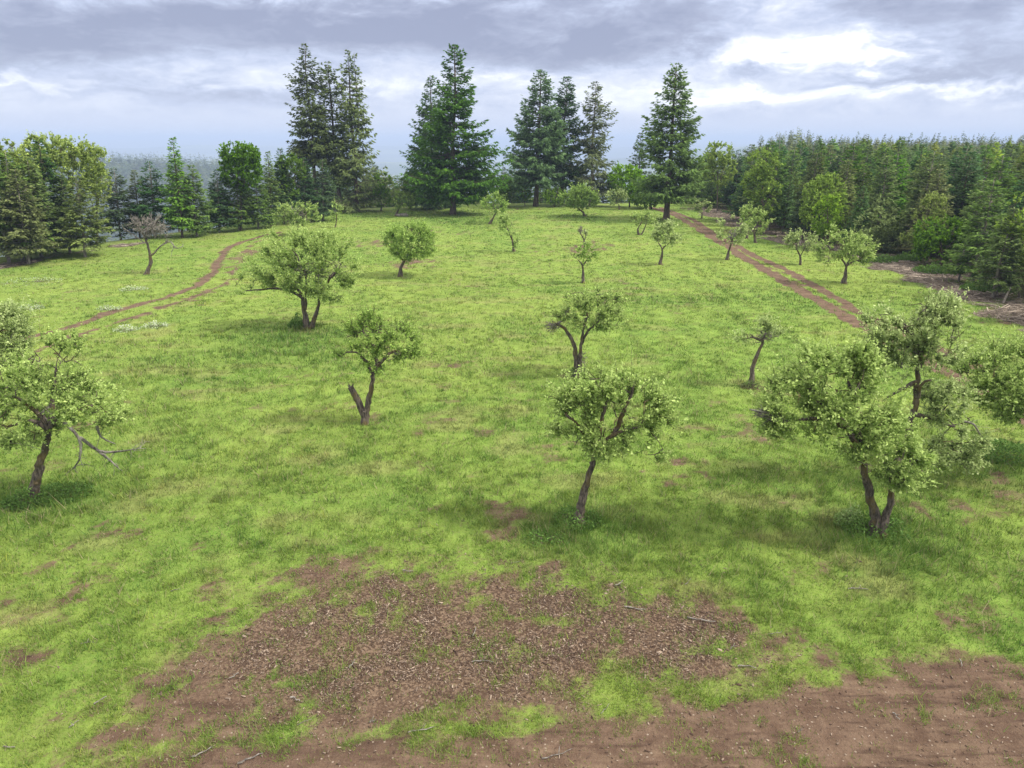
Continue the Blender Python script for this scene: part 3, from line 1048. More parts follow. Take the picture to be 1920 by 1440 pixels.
        col = col * rng.uniform(0.7, 1.2, n)[:, None]
        T = np.concatenate([q + np.array([0, 1, 2]), q + np.array([0, 2, 3])])
        CC = np.repeat(col, 4, 0)
        if sh.n:
            SQ = np.concatenate(sh.Q) + len(V)
            V = np.vstack([V] + sh.V); CC = np.vstack([CC] + sh.C)
            T = [T, SQ]
        me = new_mesh('crown', V, T, M['apple_leaf'] if pal.startswith('apple') else M['maple_leaf'], CC)
        obj('crown', me, root)
    return root


AG = None
apple = [
 dict(l='leaning apple tree at the left front with bare broken twigs hanging on its right', base=(60, 932), r=.17,
      stems=[[(60, 932), (70, 885), (86, 838), (94, 800)], [(92, 812), (70, 775), (30, 745)], [(94, 800), (130, 770), (175, 760)], [(94, 800), (100, 740), (105, 690)], [(94, 806), (60, 790), (15, 800)]],
      blobs=[(60, 765, 70, 45), (100, 705, 50, 42), (160, 765, 55, 32), (15, 715, 50, 42), (20, 800, 42, 32), (125, 655, 16, 22), (205, 783, 22, 10), (75, 665, 28, 24)],
      dead=[[(120, 790), (148, 822), (150, 858), (136, 880)], [(150, 820), (185, 845), (215, 847), (262, 841)], [(180, 842), (205, 862), (222, 878)], [(180, 790), (188, 818), (215, 832)], [(95, 815), (70, 828), (50, 834)]],
      bare=[(90, 780, 32, 20, 26)], pal='apple'),
 dict(l='apple tree cut off by the left edge, its branch reaching over the track', base=(-55, 800), r=.17,
      stems=[[(-55, 800), (-58, 740), (-50, 690)], [(-52, 700), (-10, 686), (35, 688)], [(-50, 690), (-30, 650), (-10, 620)]],
      blobs=[(-40, 630, 60, 45), (-5, 612, 34, 26), (20, 600, 22, 14), (-5, 655, 32, 22), (28, 640, 20, 16)], pal='apple_pale'),
 dict(l='small apple tree whose left limb is sawn off short into a V', base=(683, 795), r=.15,
      stems=[[(684, 797), (687, 772), (694, 740), (700, 706), (708, 680)], [(706, 688), (735, 660), (765, 662)], [(708, 680), (700, 650), (680, 620)], [(700, 700), (675, 665), (650, 660)]],
      blobs=[(700, 625, 46, 30), (740, 650, 38, 24), (672, 635, 26, 22), (703, 672, 22, 26), (765, 662, 18, 10), (700, 600, 16, 16), (738, 625, 30, 18), (640, 664, 16, 5), (795, 665, 20, 4)],
      extra=[([(684, 782), (674, 758), (664, 738), (657, 726)], .15, .12)], bare=[(760, 668, 22, 8, 14)], pal='apple_green', lai=3.2),
 dict(l='twin-stemmed apple tree in mid meadow with bare twigs on its left limb', base=(1083, 705), r=.15,
      stems=[[(1083, 705), (1080, 672), (1074, 642), (1058, 616), (1044, 607)], [(1086, 704), (1088, 660), (1092, 628), (1095, 610)], [(1090, 645), (1103, 620), (1125, 600)], [(1095, 610), (1100, 590), (1095, 570)]],
      blobs=[(1108, 590, 44, 30), (1138, 600, 30, 18), (1082, 562, 22, 18), (1120, 568, 36, 20), (1150, 575, 20, 12), (1050, 600, 20, 10)],
      bare=[(1032, 615, 18, 14, 30), (1090, 672, 14, 28, 14)], dead=[[(1044, 607), (1056, 600), (1062, 585)]], pal='apple', lai=3.6),
 dict(l='leaning apple tree in front centre with weeds around its foot', base=(1083, 988), r=.15,
      stems=[[(1083, 990), (1089, 948), (1101, 900), (1111, 862), (1118, 835)], [(1114, 850), (1150, 815), (1200, 800)], [(1116, 842), (1085, 800), (1060, 775)], [(1118, 835), (1130, 780), (1140, 750)], [(1150, 815), (1175, 760), (1188, 720)]],
      blobs=[(1085, 785, 50, 45), (1130, 805, 52, 42), (1112, 735, 48, 24), (1188, 760, 50, 40), (1238, 800, 30, 26), (1228, 845, 24, 20), (1188, 700, 12, 20), (1052, 762, 26, 24), (1155, 725, 32, 20), (1095, 835, 30, 18), (1225, 760, 22, 20), (1215, 735, 10, 20)],
      pal='apple', lai=6.0),
 dict(l='big spreading apple tree on two dark stems at the right front', base=(1645, 1005), r=.16,
      stems=[[(1643, 1005), (1640, 965), (1628, 920), (1619, 872), (1612, 820)], [(1647, 1003), (1662, 968), (1671, 925), (1672, 880)], [(1618, 860), (1580, 790), (1530, 750)], [(1612, 820), (1610, 770), (1590, 715)], [(1672, 880), (1690, 850), (1710, 840)], [(1585, 800), (1530, 785), (1480, 790)]],
      blobs=[(1500, 765, 56, 45), (1560, 715, 62, 45), (1612, 770, 60, 50), (1468, 795, 36, 26), (1660, 850, 55, 50), (1700, 885, 36, 26), (1630, 830, 50, 36), (1525, 690, 28, 22), (1560, 790, 50, 36), (1610, 700, 30, 30), (1670, 900, 26, 22)],
      bare=[(1425, 772, 20, 14, 14)], dead=[[(1470, 790), (1440, 775), (1405, 767)]], pal='apple', lai=6.2),
 dict(l='tall apple tree behind the big spreading one, bent dark trunk showing through', base=(1703, 905), r=.15,
      stems=[[(1703, 905), (1702, 850), (1705, 800), (1712, 778), (1718, 755), (1721, 705), (1728, 660)], [(1714, 776), (1745, 785), (1790, 800)], [(1721, 715), (1690, 730), (1665, 745)], [(1728, 660), (1715, 630), (1690, 610)], [(1728, 665), (1745, 620), (1752, 590)], [(1720, 745), (1728, 720), (1745, 712)]],
      blobs=[(1738, 620, 46, 45), (1692, 645, 42, 36), (1700, 682, 44, 24), (1750, 588, 28, 26), (1662, 618, 32, 24), (1782, 765, 34, 42), (1800, 822, 34, 38), (1770, 858, 45, 22), (1832, 868, 18, 14), (1745, 670, 30, 26), (1788, 668, 20, 12), (1750, 735, 18, 20)],
      dead=[[(1805, 790), (1825, 795), (1840, 818)], [(1690, 690), (1695, 660)]], bare=[(1700, 655, 20, 14, 10)], pal='apple_pale', lai=6.0),
 dict(l='small apple tree with a thin curved trunk and flat leftward crown', base=(1409, 722), r=.12,
      stems=[[(1409, 724), (1411, 692), (1419, 665), (1429, 645), (1433, 630)], [(1431, 640), (1410, 632), (1395, 636)]],
      blobs=[(1412, 634, 28, 11), (1436, 628, 22, 10), (1434, 612, 9, 10)], bare=[(1440, 630, 20, 12, 30)], pal='apple_pale', lai=5.0),
 dict(l='apple tree cut off by the right edge beside the dirt track', base=(1965, 870), r=.17,
      stems=[[(1965, 870), (1962, 820), (1945, 770), (1925, 740)], [(1930, 745), (1890, 720), (1850, 700)], [(1925, 740), (1940, 700), (1960, 680)]],
      blobs=[(1880, 708, 58, 42), (1940, 700, 60, 48), (1845, 695, 36, 24), (1915, 760, 40, 26), (1985, 740, 60, 50), (1870, 742, 36, 18)], bare=[(1890, 755, 30, 14, 12)], pal='apple', lai=4.0),
 dict(l='wide old apple tree on a forked trunk at left centre, long left limb', base=(577, 614), r=.19,
      stems=[[(574, 615), (571, 582), (566, 555), (556, 540)], [(580, 614), (592, 590), (600, 562), (603, 545)], [(568, 560), (545, 546), (516, 541), (488, 543), (460, 545)], [(572, 580), (573, 548), (575, 515)], [(603, 545), (620, 520), (640, 495)], [(575, 520), (560, 490), (550, 470)], [(620, 520), (636, 505), (645, 520)]],
      blobs=[(520, 500, 50, 30), (480, 527, 42, 16), (560, 478, 56, 36), (612, 470, 44, 28), (642, 500, 24, 30), (612, 535, 38, 26), (545, 448, 34, 14), (635, 455, 26, 14), (450, 545, 18, 6), (560, 520, 40, 24), (645, 528, 12, 18)],
      bare=[(585, 510, 40, 24, 40), (635, 510, 22, 24, 24)], pal='apple', lai=5.4),
 dict(l='round apple tree on a short leaning trunk behind the V-shaped one', base=(750, 518), r=.17,
      stems=[[(750, 519), (752, 502), (759, 486), (766, 474)], [(759, 487), (780, 475), (795, 462)], [(757, 490), (745, 475), (738, 462)]],
      blobs=[(770, 456, 44, 28), (758, 440, 30, 18), (790, 462, 28, 20), (742, 462, 18, 18), (785, 440, 26, 16)], pal='apple_green', lai=4.0),
 dict(l='dead grey apple tree without leaves on the far left meadow', base=(277, 512), r=.17,
      stems=[[(274, 514), (282, 490), (279, 467), (273, 450), (275, 430)], [(281, 480), (290, 474), (300, 462), (315, 452)], [(276, 450), (262, 430), (252, 420)], [(275, 440), (292, 420), (298, 408)]],
      blobs=[], dead=[[(300, 462), (320, 453), (330, 466), (342, 462)], [(270, 455), (250, 440), (232, 428)], [(320, 453), (326, 462), (322, 472)]],
      bare=[(277, 425, 36, 26, 90), (300, 435, 22, 20, 30), (250, 418, 16, 16, 16)], pal='apple'),
 dict(l='flat-topped apple tree with a bare grey crown centre by the left track end', base=(561, 443), r=.16,
      stems=[[(562, 444), (560, 430), (553, 418)], [(561, 432), (568, 420), (575, 412)]],
      blobs=[(550, 410, 30, 11), (575, 408, 24, 12), (535, 402, 18, 8), (558, 392, 36, 7)], bare=[(556, 398, 26, 11, 40)], pal='apple', lai=3.0),
 dict(l='spindly sapling with sparse leaves against the dark left treeline', base=(628, 428), r=.09,
      stems=[[(629, 428), (631, 405), (626, 388), (631, 376)]], blobs=[(632, 398, 9, 10), (628, 382, 6, 6), (626, 410, 5, 8)], pal='apple', lai=2.2),
 dict(l='dark leaning apple tree in shade at the far side left of the tall firs', base=(741, 405), r=.16,
      stems=[[(741, 406), (748, 391), (756, 380)]], blobs=[(754, 378, 20, 13), (745, 370, 12, 8)], pal='oak', lai=3.2),
 dict(l='upright green apple tree in front of the tallest fir', base=(918, 420), r=.17,
      stems=[[(918, 421), (925, 408), (932, 396)]], blobs=[(926, 382, 22, 15), (920, 370, 14, 9), (938, 388, 14, 10)], pal='apple_green', lai=4.0),
 dict(l='young tree with a leafy upper clump and suckers at its foot', base=(963, 470), r=.14,
      stems=[[(964, 471), (961, 452), (955, 438), (950, 425)]], blobs=[(952, 425, 14, 13), (945, 412, 9, 8), (965, 453, 6, 11), (962, 436, 7, 5)], pal='apple', lai=3.4),
 dict(l='small apple tree on a straight pale trunk with two arms', base=(1093, 530), r=.12,
      stems=[[(1093, 532), (1093, 512), (1092, 497), (1084, 487)], [(1092, 499), (1100, 487), (1103, 480)]],
      blobs=[(1080, 476, 18, 11), (1104, 477, 16, 12), (1090, 466, 18, 7), (1062, 478, 7, 5)], pal='apple_green', lai=3.2),
 dict(l='scrawny forked sapling with thin grey crown in mid meadow', base=(1097, 459), r=.12,
      stems=[[(1097, 460), (1095, 449), (1088, 438)], [(1096, 450), (1099, 440)]], blobs=[(1091, 432, 9, 8)], bare=[(1091, 432, 10, 9, 20)], pal='apple_pale', lai=2.0),
 dict(l='wide bushy apple tree on a slanting trunk at the far meadow edge', base=(1097, 408), r=.20,
      stems=[[(1098, 409), (1093, 398), (1084, 391)], [(1086, 392), (1075, 383)]], blobs=[(1086, 373, 30, 17), (1068, 375, 17, 13), (1102, 377, 17, 14), (1088, 360, 18, 9)], pal='apple_green', lai=4.5),
 dict(l='pale round apple tree at the far edge left of the lone fir', base=(1162, 393), r=.14,
      stems=[[(1162, 394), (1160, 383)]], blobs=[(1155, 369, 16, 12), (1163, 366, 10, 8)], pal='apple_pale', lai=4.0),
 dict(l='small two-stemmed apple tree with a lens-shaped gap between its stems', base=(1199, 442), r=.12,
      stems=[[(1198, 443), (1196, 430), (1204, 416)], [(1200, 443), (1209, 428), (1212, 416)]], blobs=[(1205, 411, 19, 9), (1212, 408, 12, 8)], pal='apple', lai=3.8),
 dict(l='apple tree with a Y fork and round crown left of the right track', base=(1237, 497), r=.13,
      stems=[[(1237, 498), (1241, 478), (1241, 466), (1235, 456)], [(1241, 468), (1250, 459), (1258, 454)]],
      blobs=[(1248, 438, 24, 17), (1262, 445, 12, 14), (1236, 432, 12, 10), (1246, 425, 14, 7)], pal='apple_pale', lai=4.0),
 dict(l='small neat apple tree in the far corner right of the lone fir', base=(1316, 410), r=.13,
      stems=[[(1316, 411), (1316, 399)]], blobs=[(1317, 388, 15, 9), (1320, 381, 8, 6)], pal='apple_pale', lai=4.0),
 dict(l='greyish apple tree standing over the left rut of the right track', base=(1364, 488), r=.15,
      stems=[[(1363, 489), (1368, 466), (1373, 448)]], blobs=[(1372, 436, 22, 20), (1362, 428, 12, 14), (1385, 442, 12, 12), (1378, 416, 10, 10)], bare=[(1374, 440, 16, 16, 24)], pal='apple_pale', lai=3.2),
 dict(l='bright bushy apple tree on the strip between right track and forest', base=(1416, 457), r=.15,
      stems=[[(1417, 458), (1414, 438), (1412, 428)], [(1414, 440), (1421, 428)]], blobs=[(1413, 414, 20, 18), (1424, 420, 12, 12), (1406, 400, 12, 12), (1434, 415, 8, 8)], pal='apple', lai=3.8),
 dict(l='half-hidden small tree behind the bright bushy one', base=(1400, 449), r=.15,
      stems=[[(1400, 450), (1402, 432)]], blobs=[(1400, 424, 10, 11)], pal='apple_green', lai=3.4),
 dict(l='small pale apple tree with a three-way fork near the brushwood', base=(1500, 497), r=.13,
      stems=[[(1500, 498), (1500, 480), (1493, 466)], [(1500, 482), (1507, 468)]], blobs=[(1500, 453, 20, 13), (1518, 455, 12, 12), (1488, 450, 10, 8)], bare=[(1505, 455, 18, 12, 20)], pal='apple_pale', lai=3.2),
 dict(l='large mushroom-shaped apple tree beside the brushwood right of the track', base=(1582, 532), r=.17,
      stems=[[(1582, 533), (1585, 512), (1587, 500), (1578, 486)], [(1587, 500), (1593, 484)], [(1587, 498), (1605, 488), (1622, 496)]],
      blobs=[(1558, 470, 24, 20), (1602, 468, 32, 20), (1580, 458, 28, 18), (1562, 440, 13, 12), (1620, 482, 12, 12), (1548, 485, 12, 8)], pal='apple', lai=4.4),
]
for i, a in enumerate(apple):
    broadleaf('apple_tree', a['l'], 'apple tree', a['base'], a['stems'], a['blobs'], 100 + i * 7, a['r'], a.get('pal', 'apple'), 'old apple trees standing about the meadow',
              lai=a.get('lai', 4.0), dead=a.get('dead', ()), bare=a.get('bare', ()), extra_trunk=a.get('extra', ()))

# broadleaved trees on the wood edges
maple = [
 ('maple_tree', 'bright green young maple in front of the dark plantation', (1545, 458), [(1545, 372, 34, 36), (1530, 395, 22, 30), (1565, 395, 20, 34), (1550, 345, 20, 16)], 'maple', 4.5),
 ('maple_tree', 'smaller yellow-green maple in front of the bright green maple', (1552, 468), [(1552, 405, 24, 22), (1552, 385, 14, 14), (1552, 425, 22, 16)], 'lime', 4.0),
 ('maple_tree', 'young maple with an olive lower crown behind the mushroom-shaped apple tree', (1645, 474), [(1655, 400, 18, 20), (1640, 425, 28, 26), (1660, 445, 26, 24), (1630, 450, 26, 22)], 'dusty', 4.5),
 ('maple_tree', 'leafy maple low in the plantation edge right of the brushwood', (1765, 500), [(1762, 440, 34, 26), (1745, 455, 22, 22), (1790, 450, 26, 26), (1760, 470, 36, 16)], 'oak', 4.5),
 ('maple_tree', 'tall pale maple rising through the plantation edge beside the leafy low maple', (1740, 492), [(1748, 390, 20, 20), (1725, 430, 24, 14), (1738, 410, 22, 18), (1712, 445, 16, 8)], 'lime', 3.5),
 ('maple_tree', 'yellow-green maple cut off by the right edge in the plantation', (1925, 560), [(1915, 400, 22, 24), (1925, 440, 24, 40), (1900, 420, 16, 20)], 'lime', 3.5),
 ('maple_tree', 'bright maple rising at the plantation end near the far track', (1432, 440), [(1430, 310, 26, 24), (1420, 345, 24, 26), (1440, 370, 22, 30), (1425, 395, 22, 20)], 'maple', 4.0),
 ('maple_tree', 'light green maple behind the lone fir on its right', (1345, 396), [(1348, 290, 24, 20), (1355, 320, 22, 26), (1335, 310, 20, 24)], 'lime', 4.0),
 ('oak_tree', 'round dark green oak rising over the conifers of the left row', (452, 432), [(450, 290, 30, 20), (440, 300, 22, 20), (465, 305, 22, 24), (452, 325, 34, 26)], 'oak', 5.0),
 ('alder_tree', 'tall light green alder with an open crown behind the left conifers', (135, 462), [(95, 292, 40, 28), (140, 288, 34, 22), (172, 300, 22, 22), (60, 300, 26, 22), (120, 318, 54, 24), (175, 335, 22, 20)], 'lime', 4.5),
 ('alder_tree', 'shorter alder with a thin crown right of the tall light alder', (182, 455), [(180, 350, 20, 26), (170, 375, 22, 20), (190, 330, 12, 18)], 'lime', 2.0),
 ('alder_tree', 'green alder behind the corner conifers at the left edge', (12, 480), [(5, 300, 26, 26), (-20, 320, 36, 40), (25, 330, 34, 34)], 'lime', 5.0),
 ('birch_tree', 'slim young birch with yellow-green leaves left of the grey fir trunk', (984, 388), [(985, 360, 12, 14), (985, 345, 8, 8)], 'lime', 2.8),
 ('hazel_bush', 'low green hazel bush behind the wide bushy apple tree', (1040, 389), [(1038, 370, 18, 12), (1045, 362, 10, 8)], 'maple', 4.5),
 ('oak_tree', 'broad oak in the far treeline right of the three firs', (1180, 388), [(1180, 345, 30, 22), (1165, 335, 24, 22), (1200, 360, 26, 20), (1185, 325, 16, 12)], 'maple', 5.0),
 ('oak_tree', 'dark oak in the far treeline between tallest fir and three firs', (945, 388), [(935, 345, 24, 20), (955, 360, 22, 20)], 'oak', 5.0),
 ('oak_tree', 'oak low in the treeline under the left group of tall firs', (715, 395), [(716, 345, 18, 20), (712, 370, 20, 16)], 'oak', 5.0),
 ('oak_tree', 'green oak left of the tallest fir at the treeline', (770, 392), [(772, 345, 20, 20), (765, 372, 22, 14)], 'oak', 5.0),
 ('oak_tree', 'green oak directly left of the lone fir at the treeline', (1222, 392), [(1218, 355, 24, 24), (1212, 372, 26, 16)], 'oak', 5.0),
 ('maple_tree', 'maple rising in the treeline right of the two-leader fir', (540, 420), [(545, 320, 24, 24), (538, 345, 24, 24)], 'oak', 4.0),
]
for i, (nm, lb, b, bl_, pal, lai) in enumerate(maple):
    cx = sum(q[0] for q in bl_) / len(bl_)
    ty = min(q[1] for q in bl_)
    st = [[b, (b[0] * .7 + cx * .3, b[1] * .6 + ty * .4), (b[0] * .2 + cx * .8, b[1] * .25 + ty * .75)]]
    for q in bl_[1:3]:
        st.append([(b[0] * .7 + cx * .3, b[1] * .6 + ty * .4), (q[0], q[1])])
    broadleaf(nm, lb, nm.split('_')[0] + (' bush' if 'bush' in nm else ' tree'), b, st, bl_, 500 + i * 11, .12 if nm != 'birch_tree' else .07, pal, lai=lai, leaf=0.17 if b[1] > 440 else 0.24, shoots=False)


# ------------------------------------------------------------------ conifers
def conifer_mesh(h, R, cb, seed, nb=180, c_in=(0.045, 0.098, 0.030), c_out=(0.134, 0.269, 0.060), spray=0.34, width=0.07, dens=1.0, up=0.55, droop=0.35,
                 irregular=0.25, prof=0.8, trunk_r=None, mat='fir_bark', top=1.0, leader2=None, skirt=0.75, dead_low=8):
    """returns (trunk mesh, crown mesh); foot at the origin"""
    rng = np.random.RandomState(seed)
    tr = trunk_r or h * 0.014
    tb = Bag()
    zz = np.linspace(-0.3, h, 14)
    wob = np.stack([0.004 * h * np.sin(zz * .5 + seed), 0.004 * h * np.cos(zz * .4 + seed), zz], -1)
    wob[:, :2] *= (zz[:, None] > 0.5)
    tb.tube(wob, np.maximum(tr * (1 - zz / h) ** .8 + 0.012, 0.015) * np.where(zz < .3, 1.3, 1), sides=8, jitter=.08, rng=rng)
    t = np.sort(rng.uniform(0, 1, nb) ** 0.9)
    # whorls: pull heights together
    wh = np.round(t * nb / 7.0) / (nb / 7.0)
    t = np.clip(t * .6 + wh * .4, 0, 0.992)
    z0 = cb + (h - cb) * t
    az = rng.uniform(0, 2 * np.pi, nb)
    sec = 1 + irregular * np.sin(az * 2 + seed) * np.sin(t * 9 + seed)
    L = R * (1 - t) ** prof * np.minimum(1, skirt + t * 2.0) * sec * rng.uniform(1 - irregular * 1.6, 1.1, nb) + 0.06
    L *= np.where(rng.uniform(0, 1, nb) < .08 * irregular * 4, rng.uniform(.3, .7, nb), 1)
    slope = np.interp(t, [0, .35, .8, 1], [-.20, .02, .22 + up * .25, .45 + up * .4]) + rng.normal(0, .06, nb)
    cx, cy = np.cos(az), np.sin(az)

    def bp(i, u):
        """point on branch i at parameter u"""
        l = L[i] * u
        zc = z0[i] + l * slope[i] - droop * L[i] * (u - u * u) * 0.55 + L[i] * 0.10 * u ** 3
        return np.stack([cx[i] * l, cy[i] * l, zc], -1)
    # branch wood
    for i in range(nb):
        if L[i] > 0.5:
            u = np.linspace(0, 0.92, 4)
            P = bp(np.full(4, i), u)
            tb.tube(P, np.linspace(0.012 + 0.010 * L[i], 0.006, 4), sides=3, cap=False)
    for k in range(dead_low):
        a = rng.uniform(0, 6.28); zk = rng.uniform(0.35, 1.0) * cb; l = rng.uniform(.3, .9) * min(1.2, R * .4)
        tb.tube(np.array([[0, 0, zk], [math.cos(a) * l, math.sin(a) * l, zk - .1 * l]]), [.02, .006], sides=3, cap=False)
    # lateral twigs
    m = np.maximum(3, (L / 0.10 * dens).astype(int))
    bi = np.repeat(np.arange(nb), m)
    n = len(bi)
    u = rng.uniform(0.10, 1.0, n) ** 0.8
    side = np.where(rng.uniform(0, 1, n) < .5, -1, 1)
    ll = (0.42 * L[bi] * (1 - u) ** .8 + 0.16) * rng.uniform(.6, 1.1, n)
    ang = rng.uniform(.6, 1.15, n) * side
    la = az[bi] + ang
    ldz = slope[bi] * .6 - droop * .5 + rng.normal(0, .22, n)
    ld = unit(np.stack([np.cos(la), np.sin(la), ldz], -1))
    P = bp(bi, u)
    k = np.maximum(2, (ll / (spray * .42) + 1).astype(int))
    si = np.repeat(np.arange(n), k)
    ns = len(si)
    v = rng.uniform(0, 1, ns)
    B = P[si] + ld[si] * (ll[si] * v)[:, None]
    rot = -side[si] * rng.uniform(-.4, .9, ns) + rng.normal(0, .25, ns)
    c, s = np.cos(rot), np.sin(rot)
    d = ld[si].copy()
    d = np.stack([d[:, 0] * c - d[:, 1] * s, d[:, 0] * s + d[:, 1] * c, d[:, 2] - rng.uniform(-.3, .75, ns) * (1 - .7 * t[bi[si]])], -1)
    d = unit(d)
    sl = spray * rng.uniform(.55, 1.25, ns) * np.interp(t[bi[si]], [0, .8, 1], [1, .8, .55])
    sw = width * rng.uniform(.7, 1.3, ns)
    sd = unit(np.cross(d, rng.normal(0, .6, (ns, 3)) + np.array([0, 0, 1.0])))
    v0 = B; v2 = B + d * sl[:, None]
    mm = B + d * (sl * .45)[:, None]
    v1 = mm + sd * sw[:, None]; v3 = mm - sd * sw[:, None]
    V = np.stack([v0, v1, v2, v3], 1).reshape(-1, 3)
    q = np.arange(ns)[:, None] * 4
    T = q + np.array([0, 1, 2, 3])
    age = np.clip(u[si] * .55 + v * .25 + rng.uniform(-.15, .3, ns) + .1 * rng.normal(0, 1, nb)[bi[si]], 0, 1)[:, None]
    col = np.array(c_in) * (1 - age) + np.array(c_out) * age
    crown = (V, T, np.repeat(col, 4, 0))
    if leader2:
        dx, hh = leader2
        zz = np.linspace(h * .45, hh, 8)
        tb.tube(np.stack([dx * np.minimum(1, (zz - h * .45) / (h * .08)), 0 * zz, zz], -1), np.linspace(tr * .5, .02, 8), sides=6)
    return tb.mesh('trunk', M[mat], True), crown


def crown_obj_mesh(parts):
    V = np.concatenate([p[0] for p in parts]); o = 0; T = []; C = []
    for p in parts:
        T.append(p[1] + o); o += len(p[0]); C.append(p[2])
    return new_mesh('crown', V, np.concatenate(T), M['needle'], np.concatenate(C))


def h_from_px(Y, x, y, z0):
    return float(plane_px(x, y, Y)[2]) - z0


def lean_to(root, dx, h, spin):
    from mathutils import Quaternion
    root.rotation_mode = 'QUATERNION'
    root.rotation_quaternion = Quaternion((0, 1, 0), math.atan2(dx, h)) @ Quaternion((0, 0, 1), spin)


big = [  # foot px, top px, crown half width px, crown base frac, label, options
 ((597, 398), (570, 82), 48, .30, 'tallest fir of the left group, ragged and open with brownish foliage', dict(irregular=.36, droop=.55, c_in=(0.059, 0.082, 0.034), c_out=(0.161, 0.206, 0.077), dens=.66, prof=.74)),
 ((638, 396), (614, 116), 42, .20, 'middle fir of the left group, between two taller ones', dict(irregular=.35, droop=.5, c_in=(0.059, 0.089, 0.034), c_out=(0.155, 0.215, 0.071), dens=.66, prof=.65)),
 ((671, 397), (651, 94), 52, .05, 'two-leader fir on the right of the left group', dict(irregular=.34, droop=.75, c_in=(0.055, 0.094, 0.030), c_out=(0.155, 0.234, 0.060), dens=.66, prof=.85, leader=True, mat='fir_bark')),
 ((808, 392), (808, 142), 52, .06, 'shorter fir tucked behind the left side of the tallest central fir', dict(irregular=.25, droop=.4, c_in=(0.041, 0.098, 0.034), c_out=(0.124, 0.234, 0.068), dens=.85)),
 ((849, 403), (853, 84), 80, .12, 'tallest central fir with a broad crown and exposed thick trunk', dict(irregular=.30, droop=.4, c_in=(0.041, 0.098, 0.024), c_out=(0.155, 0.293, 0.056), dens=.85, prof=.78)),
 ((1004, 388), (1015, 131), 60, .20, 'broad bluish fir on the left of the trio right of centre', dict(irregular=.18, droop=.5, c_in=(0.045, 0.113, 0.045), c_out=(0.141, 0.277, 0.094), dens=.85, prof=.75)),
 ((1052, 384), (1063, 145), 42, .20, 'narrow dark fir in the middle of the trio right of centre', dict(irregular=.28, droop=.45, c_in=(0.034, 0.074, 0.030), c_out=(0.092, 0.187, 0.060), dens=.8, prof=.6)),
 ((1107, 386), (1117, 153), 48, .10, 'thin brownish fir with pale trunk on the right of the trio', dict(irregular=.36, droop=.55, c_in=(0.061, 0.089, 0.037), c_out=(0.165, 0.222, 0.085), dens=.66, prof=.65, mat='pale_bark')),
 ((1249, 414), (1269, 119), 62, .16, 'lone tall fir standing by the far end of the right track', dict(irregular=.20, droop=.40, c_in=(0.034, 0.094, 0.017), c_out=(0.141, 0.286, 0.045), dens=.85, prof=.7)),
]
for i, (b, tp, hw, cbf, lb, op) in enumerate(big):
    bx, by = ground_px(*b)
    bz = zat(bx, by)
    h = h_from_px(by, tp[0], tp[1], bz)
    mpp = math.hypot(bx, by) / FPX
    R = hw * mpp * 1.12
    op = dict(op)
    lead = op.pop('leader', False)
    tm, cr = conifer_mesh(h, R * 1.1, h * cbf, 900 + i, nb=int(h * 13), spray=.62, width=.10, up=.5, leader2=(1.0, h * .985) if lead else None,
                          trunk_r=.42 if i in (4, 5, 8) else .33, dead_low=14, **op)
    crs = [cr]
    if lead:
        _, c2 = conifer_mesh(h * .53, R * .40, .6, 950, nb=110, spray=.55, width=.11, up=.9, c_in=op['c_in'], c_out=op['c_out'], dens=.7, droop=.6, irregular=.3)
        c2 = (c2[0] + np.array([1.0, 0, h * .455]), c2[1], c2[2])
        crs.append(c2)
    root = tag(bpy.data.objects.new('fir_tree', None), lb, 'fir tree', 'tall old firs along the far meadow edge')
    COL.objects.link(root)
    root.location = (bx, by, bz)
    lean_to(root, plane_px(tp[0], tp[1], by)[0] - bx, h, 0 if lead else i * 1.3)
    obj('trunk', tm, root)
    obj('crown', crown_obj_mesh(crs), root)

# young conifers: eight forms, copied
YV = []
specs = [(11.0, 2.5, 1.5, dict(c_in=(0.045, 0.094, 0.030), c_out=(0.161, 0.262, 0.062))),
         (11.5, 2.3, 1.8, dict(c_in=(0.041, 0.085, 0.034), c_out=(0.124, 0.211, 0.071), irregular=.3)),
         (10.5, 2.8, 1.3, dict(c_in=(0.045, 0.102, 0.028), c_out=(0.176, 0.305, 0.057))),
         (12.0, 2.2, 2.0, dict(c_in=(0.041, 0.079, 0.030), c_out=(0.137, 0.199, 0.068), irregular=.32)),
         (11.0, 2.9, 1.2, dict(c_in=(0.037, 0.085, 0.037), c_out=(0.107, 0.199, 0.077))),
         (12.0, 2.0, 1.6, dict(c_in=(0.045, 0.108, 0.028), c_out=(0.197, 0.328, 0.068), irregular=.3)),
         (10.0, 2.6, 1.4, dict(c_in=(0.059, 0.085, 0.030), c_out=(0.176, 0.234, 0.068), irregular=.28))]
for i, (h, R, cb, op) in enumerate(specs):
    tm, cr = conifer_mesh(h, R, cb, 700 + i, nb=230, spray=.40, width=.065, dens=1.0, prof=.78, trunk_r=.12, mat='fir_bark' if i % 2 else 'pale_bark', dead_low=14, **op)
    YV.append((h, tm, crown_obj_mesh([cr])))


def put_conifer(v, x, y, h, rng, label, group, name='young_conifer', wide=1.0):
    hh, tm, cm = YV[v]
    r = tag(bpy.data.objects.new(name, None), label, 'conifer', group)
    COL.objects.link(r)
    r.location = (x, y, zat(x, y))
    s = h / hh
    r.scale = (s * wide, s * wide, s)
    r.rotation_euler = (rng.uniform(-.03, .03), rng.uniform(-.03, .03), rng.uniform(0, 6.28))
    obj('trunk', tm, r)
    obj('crown', cm, r)
    return r


